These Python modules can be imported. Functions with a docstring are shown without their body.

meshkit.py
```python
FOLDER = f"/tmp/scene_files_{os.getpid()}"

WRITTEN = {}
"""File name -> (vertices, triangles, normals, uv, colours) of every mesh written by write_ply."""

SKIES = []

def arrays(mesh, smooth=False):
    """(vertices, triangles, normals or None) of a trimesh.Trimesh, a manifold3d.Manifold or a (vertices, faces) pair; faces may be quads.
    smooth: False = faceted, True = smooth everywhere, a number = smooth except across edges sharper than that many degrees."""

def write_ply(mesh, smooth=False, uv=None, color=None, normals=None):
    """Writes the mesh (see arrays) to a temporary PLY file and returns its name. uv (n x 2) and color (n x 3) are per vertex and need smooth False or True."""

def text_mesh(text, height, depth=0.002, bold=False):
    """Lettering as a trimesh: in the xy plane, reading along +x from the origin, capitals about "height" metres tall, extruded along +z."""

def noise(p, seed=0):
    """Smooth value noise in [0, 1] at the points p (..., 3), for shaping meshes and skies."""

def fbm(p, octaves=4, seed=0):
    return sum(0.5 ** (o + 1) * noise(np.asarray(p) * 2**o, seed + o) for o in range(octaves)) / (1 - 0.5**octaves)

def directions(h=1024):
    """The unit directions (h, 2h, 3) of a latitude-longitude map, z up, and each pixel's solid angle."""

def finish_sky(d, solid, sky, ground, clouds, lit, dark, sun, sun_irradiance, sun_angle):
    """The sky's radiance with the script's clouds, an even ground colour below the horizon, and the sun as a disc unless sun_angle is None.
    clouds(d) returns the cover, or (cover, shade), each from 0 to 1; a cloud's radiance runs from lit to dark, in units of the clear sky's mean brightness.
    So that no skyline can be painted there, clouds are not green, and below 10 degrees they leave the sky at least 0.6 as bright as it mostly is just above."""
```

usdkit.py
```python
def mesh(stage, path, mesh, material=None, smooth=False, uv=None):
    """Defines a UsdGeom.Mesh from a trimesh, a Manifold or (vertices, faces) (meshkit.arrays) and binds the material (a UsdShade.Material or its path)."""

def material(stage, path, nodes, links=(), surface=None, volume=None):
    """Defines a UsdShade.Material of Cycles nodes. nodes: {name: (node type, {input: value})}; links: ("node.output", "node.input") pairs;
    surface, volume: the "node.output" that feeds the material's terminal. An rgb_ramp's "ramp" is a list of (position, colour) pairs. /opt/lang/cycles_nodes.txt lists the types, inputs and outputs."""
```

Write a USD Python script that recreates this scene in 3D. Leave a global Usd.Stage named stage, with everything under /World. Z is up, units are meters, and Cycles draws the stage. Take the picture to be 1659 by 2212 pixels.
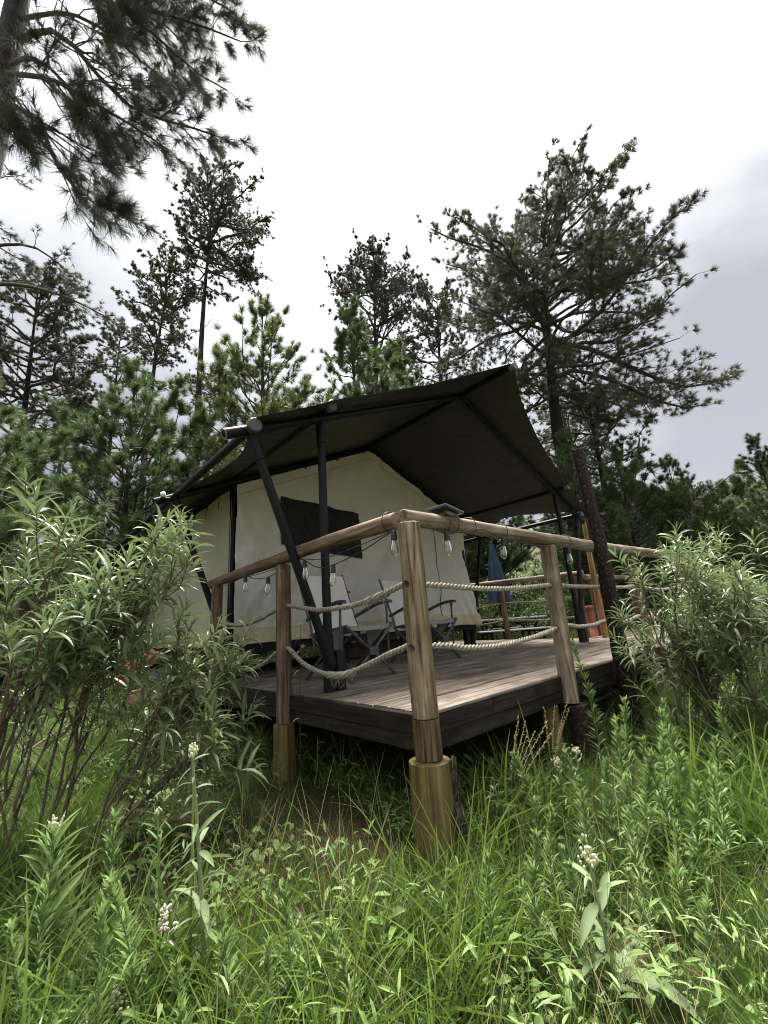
import math, random
import numpy as np, trimesh, manifold3d, usdkit
from meshkit import noise, fbm
from pxr import Usd, UsdGeom, UsdLux, UsdShade, Gf, Vt

# ------------------------------------------------------------------ camera, sky, sun, exposure
stage = Usd.Stage.CreateInMemory()
UsdGeom.SetStageUpAxis(stage, 'Z')
UsdGeom.Xform.Define(stage, '/World')
EYE = np.array([-1.6534, -1.6005, 0.4528])
RIGHT = np.array([0.74740321, -0.66060138, -0.07067007])
UP = np.array([-0.12186184, -0.24088095, 0.96287386])
FWD = np.array([0.65309887, 0.71104303, 0.26053729])
cam = UsdGeom.Camera.Define(stage, '/World/camera')
cam.AddTransformOp().Set(Gf.Matrix4d(*RIGHT, 0, *UP, 0, *(-FWD), 0, *EYE, 1))
cam.CreateHorizontalApertureAttr(36.0)
cam.CreateFocalLengthAttr(36.0 * 889.5 / 1659)
cam.CreateClippingRangeAttr(Gf.Vec2f(0.05, 5000))
cam.CreateExposureAttr(4.22)

_az = math.atan2(FWD[1], FWD[0])
SUN = np.array([math.cos(math.radians(72)) * math.cos(_az), math.cos(math.radians(72)) * math.sin(_az), math.sin(math.radians(72))])
EL, ROT = float(math.asin(SUN[2])), float(math.atan2(SUN[0], SUN[1]))
sky_mat = usdkit.material(stage, '/World/Looks/sky_air', {
    'geo': ('geometry', {}),
    'dot': ('vector_math', {'math_type': 'dot_product', 'vector2': tuple(SUN)}),
    'glow': ('map_range', {'range_type': 'smoothstep', 'from_min': 0.50, 'from_max': 1.0, 'to_min': 0.0, 'to_max': 0.46, 'clamp': True}),
    'sep': ('separate_xyz', {}),
    'high': ('map_range', {'range_type': 'smoothstep', 'from_min': 0.06, 'from_max': 0.80, 'to_min': 0.0, 'to_max': 0.62, 'clamp': True}),
    'gh': ('math', {'math_type': 'add'}),
    'dr': ('vector_math', {'math_type': 'dot_product', 'vector2': (0.926, -0.143, 0.348)}), 'bankr': ('map_range', {'range_type': 'smoothstep', 'from_min': 0.80, 'from_max': 0.99, 'to_min': 0.0, 'to_max': -0.33, 'clamp': True}),
    'dl': ('vector_math', {'math_type': 'dot_product', 'vector2': (-0.030, 0.922, 0.387)}), 'bankl': ('map_range', {'range_type': 'smoothstep', 'from_min': 0.80, 'from_max': 0.99, 'to_min': 0.0, 'to_max': -0.30, 'clamp': True}),
    'a1': ('math', {'math_type': 'add'}), 'a2': ('math', {'math_type': 'add'}),
    'mp': ('mapping', {'scale': (1.0, 1.0, 1.7)}),
    'n1': ('noise_texture', {'scale': 2.1, 'detail': 5.0, 'roughness': 0.5, 'distortion': 0.3}),
    'nr': ('map_range', {'from_min': 0.38, 'from_max': 0.66, 'to_min': -0.26, 'to_max': 0.26, 'clamp': True}),
    'sum': ('math', {'math_type': 'add', 'use_clamp': True}),
    'ramp': ('rgb_ramp', {'ramp': [(0.0, (0.56, 0.562, 0.572)), (0.26, (0.75, 0.755, 0.765)), (0.50, (1.08, 1.09, 1.105)), (0.76, (1.50, 1.505, 1.51)), (1.0, (1.85, 1.85, 1.84))]}),
    'sky': ('sky_texture', {'sky_type': 'single_scattering', 'sun_disc': False, 'sun_elevation': EL, 'sun_rotation': ROT}),
    'mix': ('mix', {'fac': 0.97}),
    'bg': ('background_shader', {'strength': 0.05}),
}, [('geo.position', 'dot.vector1'), ('dot.value', 'glow.value'), ('geo.position', 'mp.vector'), ('mp.vector', 'n1.vector'),
    ('n1.fac', 'nr.value'), ('geo.position', 'sep.vector'), ('sep.z', 'high.value'), ('glow.result', 'gh.value1'), ('high.result', 'gh.value2'), ('geo.position', 'dr.vector1'), ('dr.value', 'bankr.value'), ('geo.position', 'dl.vector1'), ('dl.value', 'bankl.value'), ('gh.value', 'a1.value1'), ('bankr.result', 'a1.value2'), ('a1.value', 'a2.value1'), ('bankl.result', 'a2.value2'), ('a2.value', 'sum.value1'), ('nr.result', 'sum.value2'), ('sum.value', 'ramp.fac'),
    ('sky.color', 'mix.color1'), ('ramp.color', 'mix.color2'), ('mix.color', 'bg.color')], surface='bg.background')
dome = UsdLux.DomeLight.Define(stage, '/World/sky')
dome.CreateIntensityAttr(1.0)
UsdShade.MaterialBindingAPI.Apply(dome.GetPrim()).Bind(sky_mat)
dome.GetPrim().SetCustomDataByKey('kind', 'structure')
sun = UsdLux.DistantLight.Define(stage, '/World/sun')
sun.CreateIntensityAttr(0.27); sun.CreateAngleAttr(30.0); sun.CreateNormalizeAttr(True); sun.CreateColorAttr(Gf.Vec3f(1, 0.97, 0.92))
_z = SUN; _x = np.cross([0, 0, 1.0], _z); _x /= np.linalg.norm(_x); _y = np.cross(_z, _x)
sun.AddTransformOp().Set(Gf.Matrix4d(*_x, 0, *_y, 0, *_z, 0, 0, 0, 30, 1))

# ------------------------------------------------------------------ helpers
random.seed(7)
rng = np.random.default_rng(7)
A = np.array
taken = {}


def numbered(parent, name):
    key = parent + '/' + name
    k = taken.get(key, 0)
    taken[key] = k + 1
    return key if k == 0 else '%s_%03d' % (key, k)


def tag(prim, label=None, cat=None, group=None, kind=None):
    p = prim.GetPrim() if hasattr(prim, 'GetPrim') else prim
    for k, v in (('label', label), ('category', cat), ('group', group), ('kind', kind)):
        if v:
            p.SetCustomDataByKey(k, v)
    return p


def mat4(loc=(0, 0, 0), R=None, s=1.0):
    R = np.eye(3) if R is None else np.asarray(R, float)
    M = np.eye(4)
    M[:3, :3] = (R * s).T
    M[3, :3] = loc
    return Gf.Matrix4d(*M.ravel().tolist())


def rotz(a):
    c, s = math.cos(a), math.sin(a)
    return A([[c, -s, 0], [s, c, 0], [0, 0, 1.0]])


def roty(a):
    c, s = math.cos(a), math.sin(a)
    return A([[c, 0, s], [0, 1, 0], [-s, 0, c]])


def rotx(a):
    c, s = math.cos(a), math.sin(a)
    return A([[1, 0, 0], [0, c, -s], [0, s, c]])


def frame_z(d):
    """rotation whose z axis is d"""
    d = np.asarray(d, float); d = d / np.linalg.norm(d)
    h = A([0, 0, 1.0]) if abs(d[2]) < 0.9 else A([0, 1.0, 0])
    x = np.cross(h, d); x /= np.linalg.norm(x)
    return np.stack([x, np.cross(d, x), d], 1)


def thing(name, label, cat, loc=(0, 0, 0), R=None, s=1.0, group=None, kind=None):
    path = numbered('/World', name)
    x = UsdGeom.Xform.Define(stage, path)
    x.AddTransformOp().Set(mat4(loc, R, s))
    tag(x, label, cat, group, kind)
    return path


def obj(name, mesh, m, parent='/World', smooth=False, kind=None, label=None, cat=None, group=None, loc=None, R=None):
    path = numbered(parent, name)
    if isinstance(mesh, MB):
        mesh = mesh.vf()
    g = usdkit.mesh(stage, path, mesh, M[m], smooth=smooth)
    if loc is not None:
        g.AddTransformOp().Set(mat4(loc, R))
    tag(g, label, cat, group, kind)
    return path


def copy_of(src, name, label, loc, R=None, s=1.0, group=None):
    path = numbered('/World', name)
    x = UsdGeom.Xform.Define(stage, path)
    p = x.GetPrim()
    p.GetReferences().AddInternalReference(src)
    p.SetInstanceable(True)
    x.MakeMatrixXform().Set(mat4(loc, R, s))
    tag(p, label, None, group)
    return path


class MB:
    def __init__(self):
        self.V, self.F, self.n = [], [], 0

    def add(self, v, f):
        v = np.asarray(v, float); f = np.asarray(f, int)
        if f.ndim == 2 and f.shape[1] == 4:
            f = np.vstack([f[:, [0, 1, 2]], f[:, [0, 2, 3]]])
        self.V.append(v); self.F.append(f + self.n); self.n += len(v)
        return self

    def vf(self):
        return np.vstack(self.V), np.vstack(self.F)

    def box(self, c, s, R=None, ch=0.0):
        s = np.asarray(s, float) / 2
        if ch:
            pts = []
            for sx in (-1, 1):
                for sy in (-1, 1):
                    for sz in (-1, 1):
                        b = A([sx, sy, sz]) * s
                        for k in range(3):
                            q = b.copy()
                            for j in range(3):
                                if j != k:
                                    q[j] -= ch * A([sx, sy, sz])[j]
                            pts.append(q)
            h = trimesh.convex.convex_hull(A(pts))
            v, f = np.array(h.vertices), np.array(h.faces)
        else:
            v = A([[x, y, z] for x in (-1, 1) for y in (-1, 1) for z in (-1, 1)]) * s
            f = A([[0, 1, 3, 2], [4, 6, 7, 5], [0, 4, 5, 1], [2, 3, 7, 6], [0, 2, 6, 4], [1, 5, 7, 3]])
        if R is not None:
            v = v @ np.asarray(R).T
        return self.add(v + np.asarray(c), f)

    def tube(self, pts, rad, n=8, cap=True):
        p = np.asarray(pts, float); m = len(p)
        rad = np.broadcast_to(np.asarray(rad, float), (m,))
        t = np.gradient(p, axis=0); t /= np.linalg.norm(t, axis=1, keepdims=True) + 1e-12
        a = np.empty_like(p)
        h = A([0, 0, 1.0]) if abs(t[0][2]) < 0.9 else A([1.0, 0, 0])
        x = np.cross(t[0], h); x /= np.linalg.norm(x); a[0] = x
        for i in range(1, m):
            x = a[i - 1] - t[i] * (a[i - 1] @ t[i]); x /= np.linalg.norm(x) + 1e-12; a[i] = x
        b = np.cross(t, a)
        ang = np.arange(n) * 2 * np.pi / n
        v = (p[:, None] + rad[:, None, None] * (np.cos(ang)[None, :, None] * a[:, None] + np.sin(ang)[None, :, None] * b[:, None])).reshape(-1, 3)
        i, j = np.meshgrid(np.arange(m - 1), np.arange(n), indexing='ij')
        q = np.stack([i * n + j, i * n + (j + 1) % n, (i + 1) * n + (j + 1) % n, (i + 1) * n + j], -1).reshape(-1, 4)
        f = np.vstack([q[:, [0, 1, 2]], q[:, [0, 2, 3]]])
        if cap:
            v = np.vstack([v, p[:1], p[-1:]])
            k = m * n
            jj = np.arange(n)
            f = np.vstack([f, np.stack([np.full(n, k), (jj + 1) % n, jj], 1), np.stack([np.full(n, k + 1), (m - 1) * n + jj, (m - 1) * n + (jj + 1) % n], 1)])
        return self.add(v, f)

    def rod(self, a, b, r, n=14, r1=None):
        return self.tube([a, b], [r, r if r1 is None else r1], n)

    def lathe(self, prof, c=(0, 0, 0), n=24, R=None):
        prof = np.asarray(prof, float)
        ang = np.arange(n) * 2 * np.pi / n
        v = np.stack([prof[:, 0][:, None] * np.cos(ang), prof[:, 0][:, None] * np.sin(ang), np.repeat(prof[:, 1][:, None], n, 1)], -1).reshape(-1, 3)
        i, j = np.meshgrid(np.arange(len(prof) - 1), np.arange(n), indexing='ij')
        q = np.stack([i * n + j, i * n + (j + 1) % n, (i + 1) * n + (j + 1) % n, (i + 1) * n + j], -1).reshape(-1, 4)
        if R is not None:
            v = v @ np.asarray(R).T
        return self.add(v + np.asarray(c), q)

    def grid(self, P):
        """P (a, b, 3)"""
        a, b = P.shape[:2]
        i, j = np.meshgrid(np.arange(a - 1), np.arange(b - 1), indexing='ij')
        q = np.stack([i * b + j, (i + 1) * b + j, (i + 1) * b + j + 1, i * b + j + 1], -1).reshape(-1, 4)
        return self.add(P.reshape(-1, 3), q)


def spline(pts, n):
    """Catmull-Rom through pts, n samples"""
    p = np.asarray(pts, float)
    if len(p) < 3:
        t = np.linspace(0, 1, n)[:, None]
        return p[0] * (1 - t) + p[-1] * t
    q = np.vstack([2 * p[0] - p[1], p, 2 * p[-1] - p[-2]])
    d = np.r_[0, np.cumsum(np.linalg.norm(np.diff(p, axis=0), axis=1))]
    s = np.linspace(0, d[-1], n)
    k = np.clip(np.searchsorted(d, s, 'right') - 1, 0, len(p) - 2)
    t = ((s - d[k]) / (d[k + 1] - d[k] + 1e-12))[:, None]
    a, b, c, e = q[k], q[k + 1], q[k + 2], q[k + 3]
    return 0.5 * (2 * b + (c - a) * t + (2 * a - 5 * b + 4 * c - e) * t ** 2 + (3 * b - a - 3 * c + e) * t ** 3)


def unit(v):
    return v / (np.linalg.norm(v, axis=-1, keepdims=True) + 1e-12)


# ------------------------------------------------------------------ materials
M = {}


def mk(name, nodes, links, surface='p.BSDF', volume=None):
    M[name] = usdkit.material(stage, '/World/Looks/' + name, nodes, links, surface=surface, volume=volume)


def plain(name, col, rough=0.5, metal=0.0, spec=0.5, var=0.12, scale=9.0, bump=0.0, bscale=60.0):
    c = A(col, float)
    mk(name, {'tc': ('texture_coordinate', {}), 'n': ('noise_texture', {'scale': scale, 'detail': 4.0, 'roughness': 0.6}),
              'r': ('rgb_ramp', {'ramp': [(0.25, tuple(c * (1 - var))), (0.75, tuple(c * (1 + var)))]}),
              'nb': ('noise_texture', {'scale': bscale, 'detail': 3.0}), 'b': ('bump', {'strength': bump, 'distance': 0.01}),
              'p': ('principled_bsdf', {'roughness': rough, 'metallic': metal, 'specular_ior_level': spec})},
       [('tc.object', 'n.vector'), ('tc.object', 'nb.vector'), ('n.fac', 'r.fac'), ('r.color', 'p.base_color')] + ([('nb.fac', 'b.height'), ('b.normal', 'p.normal')] if bump else []))


def wood(name, ramp, scale, rough=0.75, bump=0.4, var=0.18, blotch=None, cracks=0.0):
    """ramp over a stretched noise, blotches over it, random brightness per object"""
    nodes = {'tc': ('texture_coordinate', {}), 'oi': ('object_info', {}),
             'off': ('vector_math', {'math_type': 'scale', 'vector1': (7.3, 3.1, 5.7)}), 'addo': ('vector_math', {'math_type': 'add'}),
             'mp': ('mapping', {'scale': scale}), 'n': ('noise_texture', {'scale': 1.0, 'detail': 7.0, 'roughness': 0.62, 'distortion': 0.4}),
             'r': ('rgb_ramp', {'ramp': ramp}),
             'n2': ('noise_texture', {'scale': 3.2, 'detail': 4.0, 'roughness': 0.6}),
             'r2': ('rgb_ramp', {'ramp': [(0.35, blotch or (0.8, 0.8, 0.8)), (0.62, (1, 1, 1))]}),
             'mul': ('mix', {'mix_type': 'multiply', 'fac': 1.0}),
             'mp3': ('mapping', {'scale': tuple(v_ * 1.7 if v_ > 15 else v_ * 0.5 for v_ in scale)}), 'n3': ('noise_texture', {'scale': 1.0, 'detail': 3.0, 'roughness': 0.5}), 'r3': ('rgb_ramp', {'ramp': [(0.60, (1, 1, 1)), (0.68, (0.22, 0.2, 0.18))]}), 'mul3': ('mix', {'mix_type': 'multiply', 'fac': 0.85}),
             'vr': ('map_range', {'from_min': 0, 'from_max': 1, 'to_min': 1 - var, 'to_max': 1 + var}),
             'hs': ('hsv', {}), 'b': ('bump', {'strength': bump, 'distance': 0.006}),
             'p': ('principled_bsdf', {'roughness': rough, 'specular_ior_level': 0.2})}
    links = [('oi.random', 'off.scale'), ('tc.object', 'addo.vector1'), ('off.vector', 'addo.vector2'), ('addo.vector', 'mp.vector'), ('mp.vector', 'n.vector'), ('n.fac', 'r.fac'),
             ('addo.vector', 'n2.vector'), ('n2.fac', 'r2.fac'), ('r.color', 'mul.color1'), ('r2.color', 'mul.color2'), ('oi.random', 'vr.value'), ('vr.result', 'hs.value'),
             ('addo.vector', 'mp3.vector'), ('mp3.vector', 'n3.vector'), ('n3.fac', 'r3.fac'), ('mul.color', 'mul3.color1'), ('r3.color', 'mul3.color2'), ('mul3.color', 'hs.color'), ('hs.color', 'p.base_color'), ('n.fac', 'b.height'), ('b.normal', 'p.normal')]
    mk(name, nodes, links)


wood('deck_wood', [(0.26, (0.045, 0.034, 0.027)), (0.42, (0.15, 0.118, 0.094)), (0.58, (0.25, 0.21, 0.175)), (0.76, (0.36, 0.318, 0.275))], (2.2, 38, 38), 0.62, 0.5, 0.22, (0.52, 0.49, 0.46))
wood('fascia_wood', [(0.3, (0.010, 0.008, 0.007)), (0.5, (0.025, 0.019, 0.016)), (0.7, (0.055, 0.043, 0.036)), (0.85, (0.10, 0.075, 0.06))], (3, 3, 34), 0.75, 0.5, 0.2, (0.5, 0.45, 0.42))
wood('log_wood', [(0.3, (0.045, 0.03, 0.018)), (0.43, (0.18, 0.135, 0.088)), (0.56, (0.32, 0.255, 0.17)), (0.72, (0.48, 0.415, 0.31))], (40, 40, 3.0), 0.6, 0.5, 0.1, (0.62, 0.57, 0.5))
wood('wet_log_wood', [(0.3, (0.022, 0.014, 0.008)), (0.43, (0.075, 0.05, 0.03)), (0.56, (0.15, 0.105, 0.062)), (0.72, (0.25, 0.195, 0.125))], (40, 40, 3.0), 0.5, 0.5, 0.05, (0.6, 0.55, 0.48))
wood('rail_wood', [(0.2, (0.05, 0.038, 0.026)), (0.42, (0.17, 0.13, 0.09)), (0.62, (0.34, 0.285, 0.22)), (0.82, (0.48, 0.42, 0.335))], (30, 30, 2.2), 0.65, 0.5, 0.08, (0.55, 0.5, 0.44))
wood('old_post_wood', [(0.2, (0.035, 0.022, 0.015)), (0.45, (0.13, 0.085, 0.058)), (0.62, (0.22, 0.16, 0.115)), (0.82, (0.33, 0.26, 0.2))], (32, 32, 2.4), 0.7, 0.55, 0.1, (0.55, 0.5, 0.44))
wood('pedestal_wood', [(0.28, (0.035, 0.024, 0.012)), (0.42, (0.11, 0.08, 0.035)), (0.58, (0.19, 0.145, 0.065)), (0.76, (0.27, 0.22, 0.12))], (34, 34, 1.3), 0.5, 0.3, 0.1, (0.6, 0.55, 0.45))
wood('orange_wood', [(0.25, (0.12, 0.05, 0.02)), (0.5, (0.28, 0.14, 0.06)), (0.75, (0.42, 0.26, 0.14))], (30, 30, 2.5), 0.65, 0.4, 0.1)
wood('plank_tan', [(0.25, (0.12, 0.075, 0.035)), (0.5, (0.25, 0.17, 0.09)), (0.75, (0.34, 0.25, 0.15))], (6, 6, 20), 0.7, 0.4, 0.1)
wood('end_grain', [(0.3, (0.13, 0.09, 0.05)), (0.7, (0.4, 0.32, 0.2))], (40, 40, 40), 0.8, 0.4, 0.1)


def bark(name, dark, mid, light, scale, rough=0.9, bump=1.0, dist=0.03):
    mk(name, {'tc': ('texture_coordinate', {}), 'mp': ('mapping', {'scale': scale}),
              'v': ('voronoi_texture', {'scale': 1.0, 'feature': 'distance_to_edge'}), 'n': ('noise_texture', {'scale': 2.3, 'detail': 6.0, 'roughness': 0.65}),
              'nd': ('noise_texture', {'scale': 1.7, 'detail': 3.0}), 'ad': ('vector_math', {'math_type': 'multiply_add', 'vector2': (1.2, 1.2, 1.2)}),
              'm': ('math', {'math_type': 'multiply_add', 'value2': 0.8, 'value3': -0.02}), 'a': ('math', {'math_type': 'multiply', 'use_clamp': True}),
              'r': ('rgb_ramp', {'ramp': [(0.03, dark), (0.22, mid), (0.6, light)]}), 'b': ('bump', {'strength': bump, 'distance': dist}),
              'p': ('principled_bsdf', {'roughness': rough, 'specular_ior_level': 0.25})},
       [('tc.object', 'mp.vector'), ('mp.vector', 'nd.vector'), ('nd.color', 'ad.vector1'), ('mp.vector', 'ad.vector3'), ('ad.vector', 'v.vector'), ('mp.vector', 'n.vector'),
        ('v.distance', 'm.value1'), ('n.fac', 'a.value1'), ('m.value', 'a.value2'), ('a.value', 'r.fac'), ('r.color', 'p.base_color'), ('a.value', 'b.height'), ('b.normal', 'p.normal')])


bark('dark_bark', (0.012, 0.008, 0.006), (0.10, 0.066, 0.053), (0.30, 0.23, 0.195), (30, 30, 22), bump=1.0, dist=0.03)
bark('pine_bark', (0.012, 0.009, 0.008), (0.050, 0.038, 0.033), (0.13, 0.105, 0.09), (10, 10, 4.0))
bark('flake_bark', (0.025, 0.016, 0.013), (0.19, 0.135, 0.118), (0.42, 0.34, 0.31), (34, 34, 20), bump=1.0, dist=0.02)
plain('twig', (0.052, 0.041, 0.035), 0.9, var=0.3)
plain('black_steel', (0.006, 0.0068, 0.0075), 0.40, 0.0, 0.16, 0.2, 12, 0.03, 200)
plain('dark_steel', (0.008, 0.0085, 0.009), 0.5, 0.0, 0.2)
plain('cap_grey', (0.11, 0.115, 0.125), 0.42, 0.0, 0.5)
plain('cap_dark', (0.05, 0.053, 0.058), 0.42, 0.0, 0.5)
plain('pvc_grey', (0.045, 0.048, 0.052), 0.5)
plain('pipe_rim', (0.2, 0.09, 0.05), 0.7)
plain('red_band', (0.32, 0.05, 0.03), 0.5)


def cloth(name, c0, c1, trans=0.25, rough=0.85, scale=3.0, weave=420.0, folds=0.25):
    mk(name, {'tc': ('texture_coordinate', {}), 'n': ('noise_texture', {'scale': scale, 'detail': 5.0, 'roughness': 0.6}), 'r': ('rgb_ramp', {'ramp': [(0.3, c0), (0.7, c1)]}),
              'nb': ('noise_texture', {'scale': weave, 'detail': 2.0}), 'mf': ('mapping', {'rotation': (0.0, 0.55, 0.3), 'scale': (5.0, 5.0, 1.4)}), 'nf': ('noise_texture', {'scale': 1.0, 'detail': 4.0, 'roughness': 0.55, 'distortion': 0.8}), 'bf': ('bump', {'strength': folds, 'distance': 0.08}),
              'b': ('bump', {'strength': 0.15, 'distance': 0.002}),
              'p': ('principled_bsdf', {'roughness': rough, 'specular_ior_level': 0.3}), 't': ('translucent_bsdf', {}), 'm': ('mix_closure', {'fac': trans})},
       [('tc.object', 'n.vector'), ('tc.object', 'nb.vector'), ('n.fac', 'r.fac'), ('r.color', 'p.base_color'), ('r.color', 't.color'), ('nb.fac', 'b.height'), ('tc.object', 'mf.vector'), ('mf.vector', 'nf.vector'), ('nf.fac', 'bf.height'), ('bf.normal', 'b.normal'), ('b.normal', 'p.normal'),
        ('p.BSDF', 'm.closure1'), ('t.BSDF', 'm.closure2')], surface='m.closure')


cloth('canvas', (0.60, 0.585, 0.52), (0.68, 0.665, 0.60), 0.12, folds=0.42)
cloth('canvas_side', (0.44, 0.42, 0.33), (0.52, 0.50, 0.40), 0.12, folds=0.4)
cloth('skirt', (0.52, 0.44, 0.28), (0.66, 0.58, 0.40), 0.15, 0.6)
cloth('fly_fabric', (0.030, 0.033, 0.027), (0.044, 0.048, 0.039), 0.08, 0.42, 1.6, folds=0.5)
cloth('window_mesh', (0.010, 0.010, 0.011), (0.018, 0.018, 0.019), 0.0, 0.75)
cloth('window_hem', (0.004, 0.004, 0.005), (0.008, 0.008, 0.008), 0.0, 0.6)
cloth('chair_cloth', (0.62, 0.59, 0.555), (0.70, 0.67, 0.63), 0.12, 0.8)
cloth('seat_cloth', (0.20, 0.195, 0.19), (0.27, 0.265, 0.255), 0.1, 0.8)
cloth('pocket_cloth', (0.10, 0.10, 0.105), (0.16, 0.155, 0.155), 0.1, 0.8)
cloth('umbrella_cloth', (0.028, 0.042, 0.075), (0.045, 0.066, 0.11), 0.05, 0.8)
cloth('red_plastic', (0.36, 0.045, 0.04), (0.50, 0.10, 0.085), 0.0, 0.5)
plain('seam_thread', (0.14, 0.13, 0.10), 0.9)
plain('chair_metal', (0.040, 0.044, 0.052), 0.42, 0.0, 0.6)
plain('chair_plastic', (0.028, 0.030, 0.034), 0.45)
plain('rivet', (0.45, 0.45, 0.46), 0.35, 0.8)
plain('cable', (0.010, 0.010, 0.011), 0.55)
plain('panel_frame', (0.42, 0.43, 0.45), 0.35, 0.3)
plain('panel_cell', (0.10, 0.12, 0.16), 0.12, 0.0, 0.8)
plain('table_grey', (0.30, 0.30, 0.30), 0.4, 0.0, 0.6)
plain('terracotta', (0.30, 0.105, 0.055), 0.8, var=0.25, scale=5, bump=0.3, bscale=40)
plain('soot', (0.012, 0.009, 0.008), 0.95)
plain('white_plastic', (0.7, 0.7, 0.72), 0.35)
plain('grey_plastic', (0.15, 0.155, 0.165), 0.5)
wood('rope_fibre', [(0.3, (0.13, 0.108, 0.085)), (0.5, (0.29, 0.255, 0.21)), (0.75, (0.45, 0.41, 0.36))], (60, 60, 60), 0.9, 0.6, 0.05)
mk('bulb_glass', {'fr': ('fresnel', {'IOR': 1.5}), 't': ('transparent_bsdf', {'color': (0.96, 0.96, 0.95)}), 'g': ('glossy_bsdf', {'roughness': 0.02, 'color': (1, 1, 1)}), 'm': ('mix_closure', {})},
   [('fr.fac', 'm.fac'), ('t.BSDF', 'm.closure1'), ('g.BSDF', 'm.closure2')], surface='m.closure')
plain('filament', (0.62, 0.60, 0.55), 0.4)


def leaf(name, c0, c1, back=None, rough=0.4, trans=0.3, spec=0.5, island=True, scale=1.5):
    """c0..c1 by island and object; the underside may be paler"""
    nodes = {'g': ('geometry', {}), 'oi': ('object_info', {}), 'ad': ('math', {'math_type': 'add'}), 
             'n': ('noise_texture', {'scale': scale, 'detail': 2.0}), 'av': ('math', {'math_type': 'multiply_add', 'value2': 0.33}), 'nm': ('math', {'math_type': 'multiply_add', 'value2': 0.9, 'value3': -0.28}),
             'r': ('rgb_ramp', {'ramp': [(0.05, c0), (0.95, c1)]}),
             'p': ('principled_bsdf', {'roughness': rough, 'specular_ior_level': spec}), 't': ('translucent_bsdf', {}), 'm': ('mix_closure', {'fac': trans})}
    links = [('g.random_per_island', 'ad.value1'), ('oi.random', 'ad.value2'), ('ad.value', 'av.value1'), ('g.position', 'n.vector'), ('n.fac', 'nm.value1'), ('nm.value', 'av.value3'),
             ('av.value', 'r.fac'), ('p.BSDF', 'm.closure1'), ('t.BSDF', 'm.closure2'), ('r.color', 't.color')]
    if back:
        nodes['mb'] = ('mix', {'color2': back})
        links += [('g.backfacing', 'mb.fac'), ('r.color', 'mb.color1'), ('mb.color', 'p.base_color')]
    else:
        links += [('r.color', 'p.base_color')]
    mk(name, nodes, links, surface='m.closure')


leaf('needles_dark', (0.052, 0.062, 0.044), (0.12, 0.135, 0.09), None, 0.5, 0.22)
leaf('needles_olive', (0.062, 0.070, 0.042), (0.15, 0.158, 0.092), None, 0.5, 0.22)
leaf('needles_young', (0.055, 0.095, 0.030), (0.145, 0.205, 0.066), None, 0.45, 0.3)
leaf('needles_yellowish', (0.070, 0.10, 0.028), (0.18, 0.21, 0.06), None, 0.45, 0.3)
leaf('needles_hill', (0.085, 0.12, 0.058), (0.19, 0.235, 0.115), None, 0.5, 0.3)
leaf('dead_needles', (0.12, 0.065, 0.03), (0.26, 0.15, 0.07), None, 0.7, 0.2)
leaf('shrub_leaf', (0.095, 0.145, 0.052), (0.24, 0.30, 0.125), (0.26, 0.31, 0.20), 0.36, 0.33, 0.4)
leaf('bush_leaf', (0.06, 0.10, 0.025), (0.16, 0.22, 0.06), None, 0.4, 0.35)
leaf('grass_cool', (0.035, 0.075, 0.020), (0.14, 0.21, 0.058), None, 0.5, 0.4, 0.2, scale=0.9)
leaf('grass_blade', (0.052, 0.098, 0.014), (0.215, 0.305, 0.052), None, 0.5, 0.4, 0.2, scale=0.9)
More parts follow.
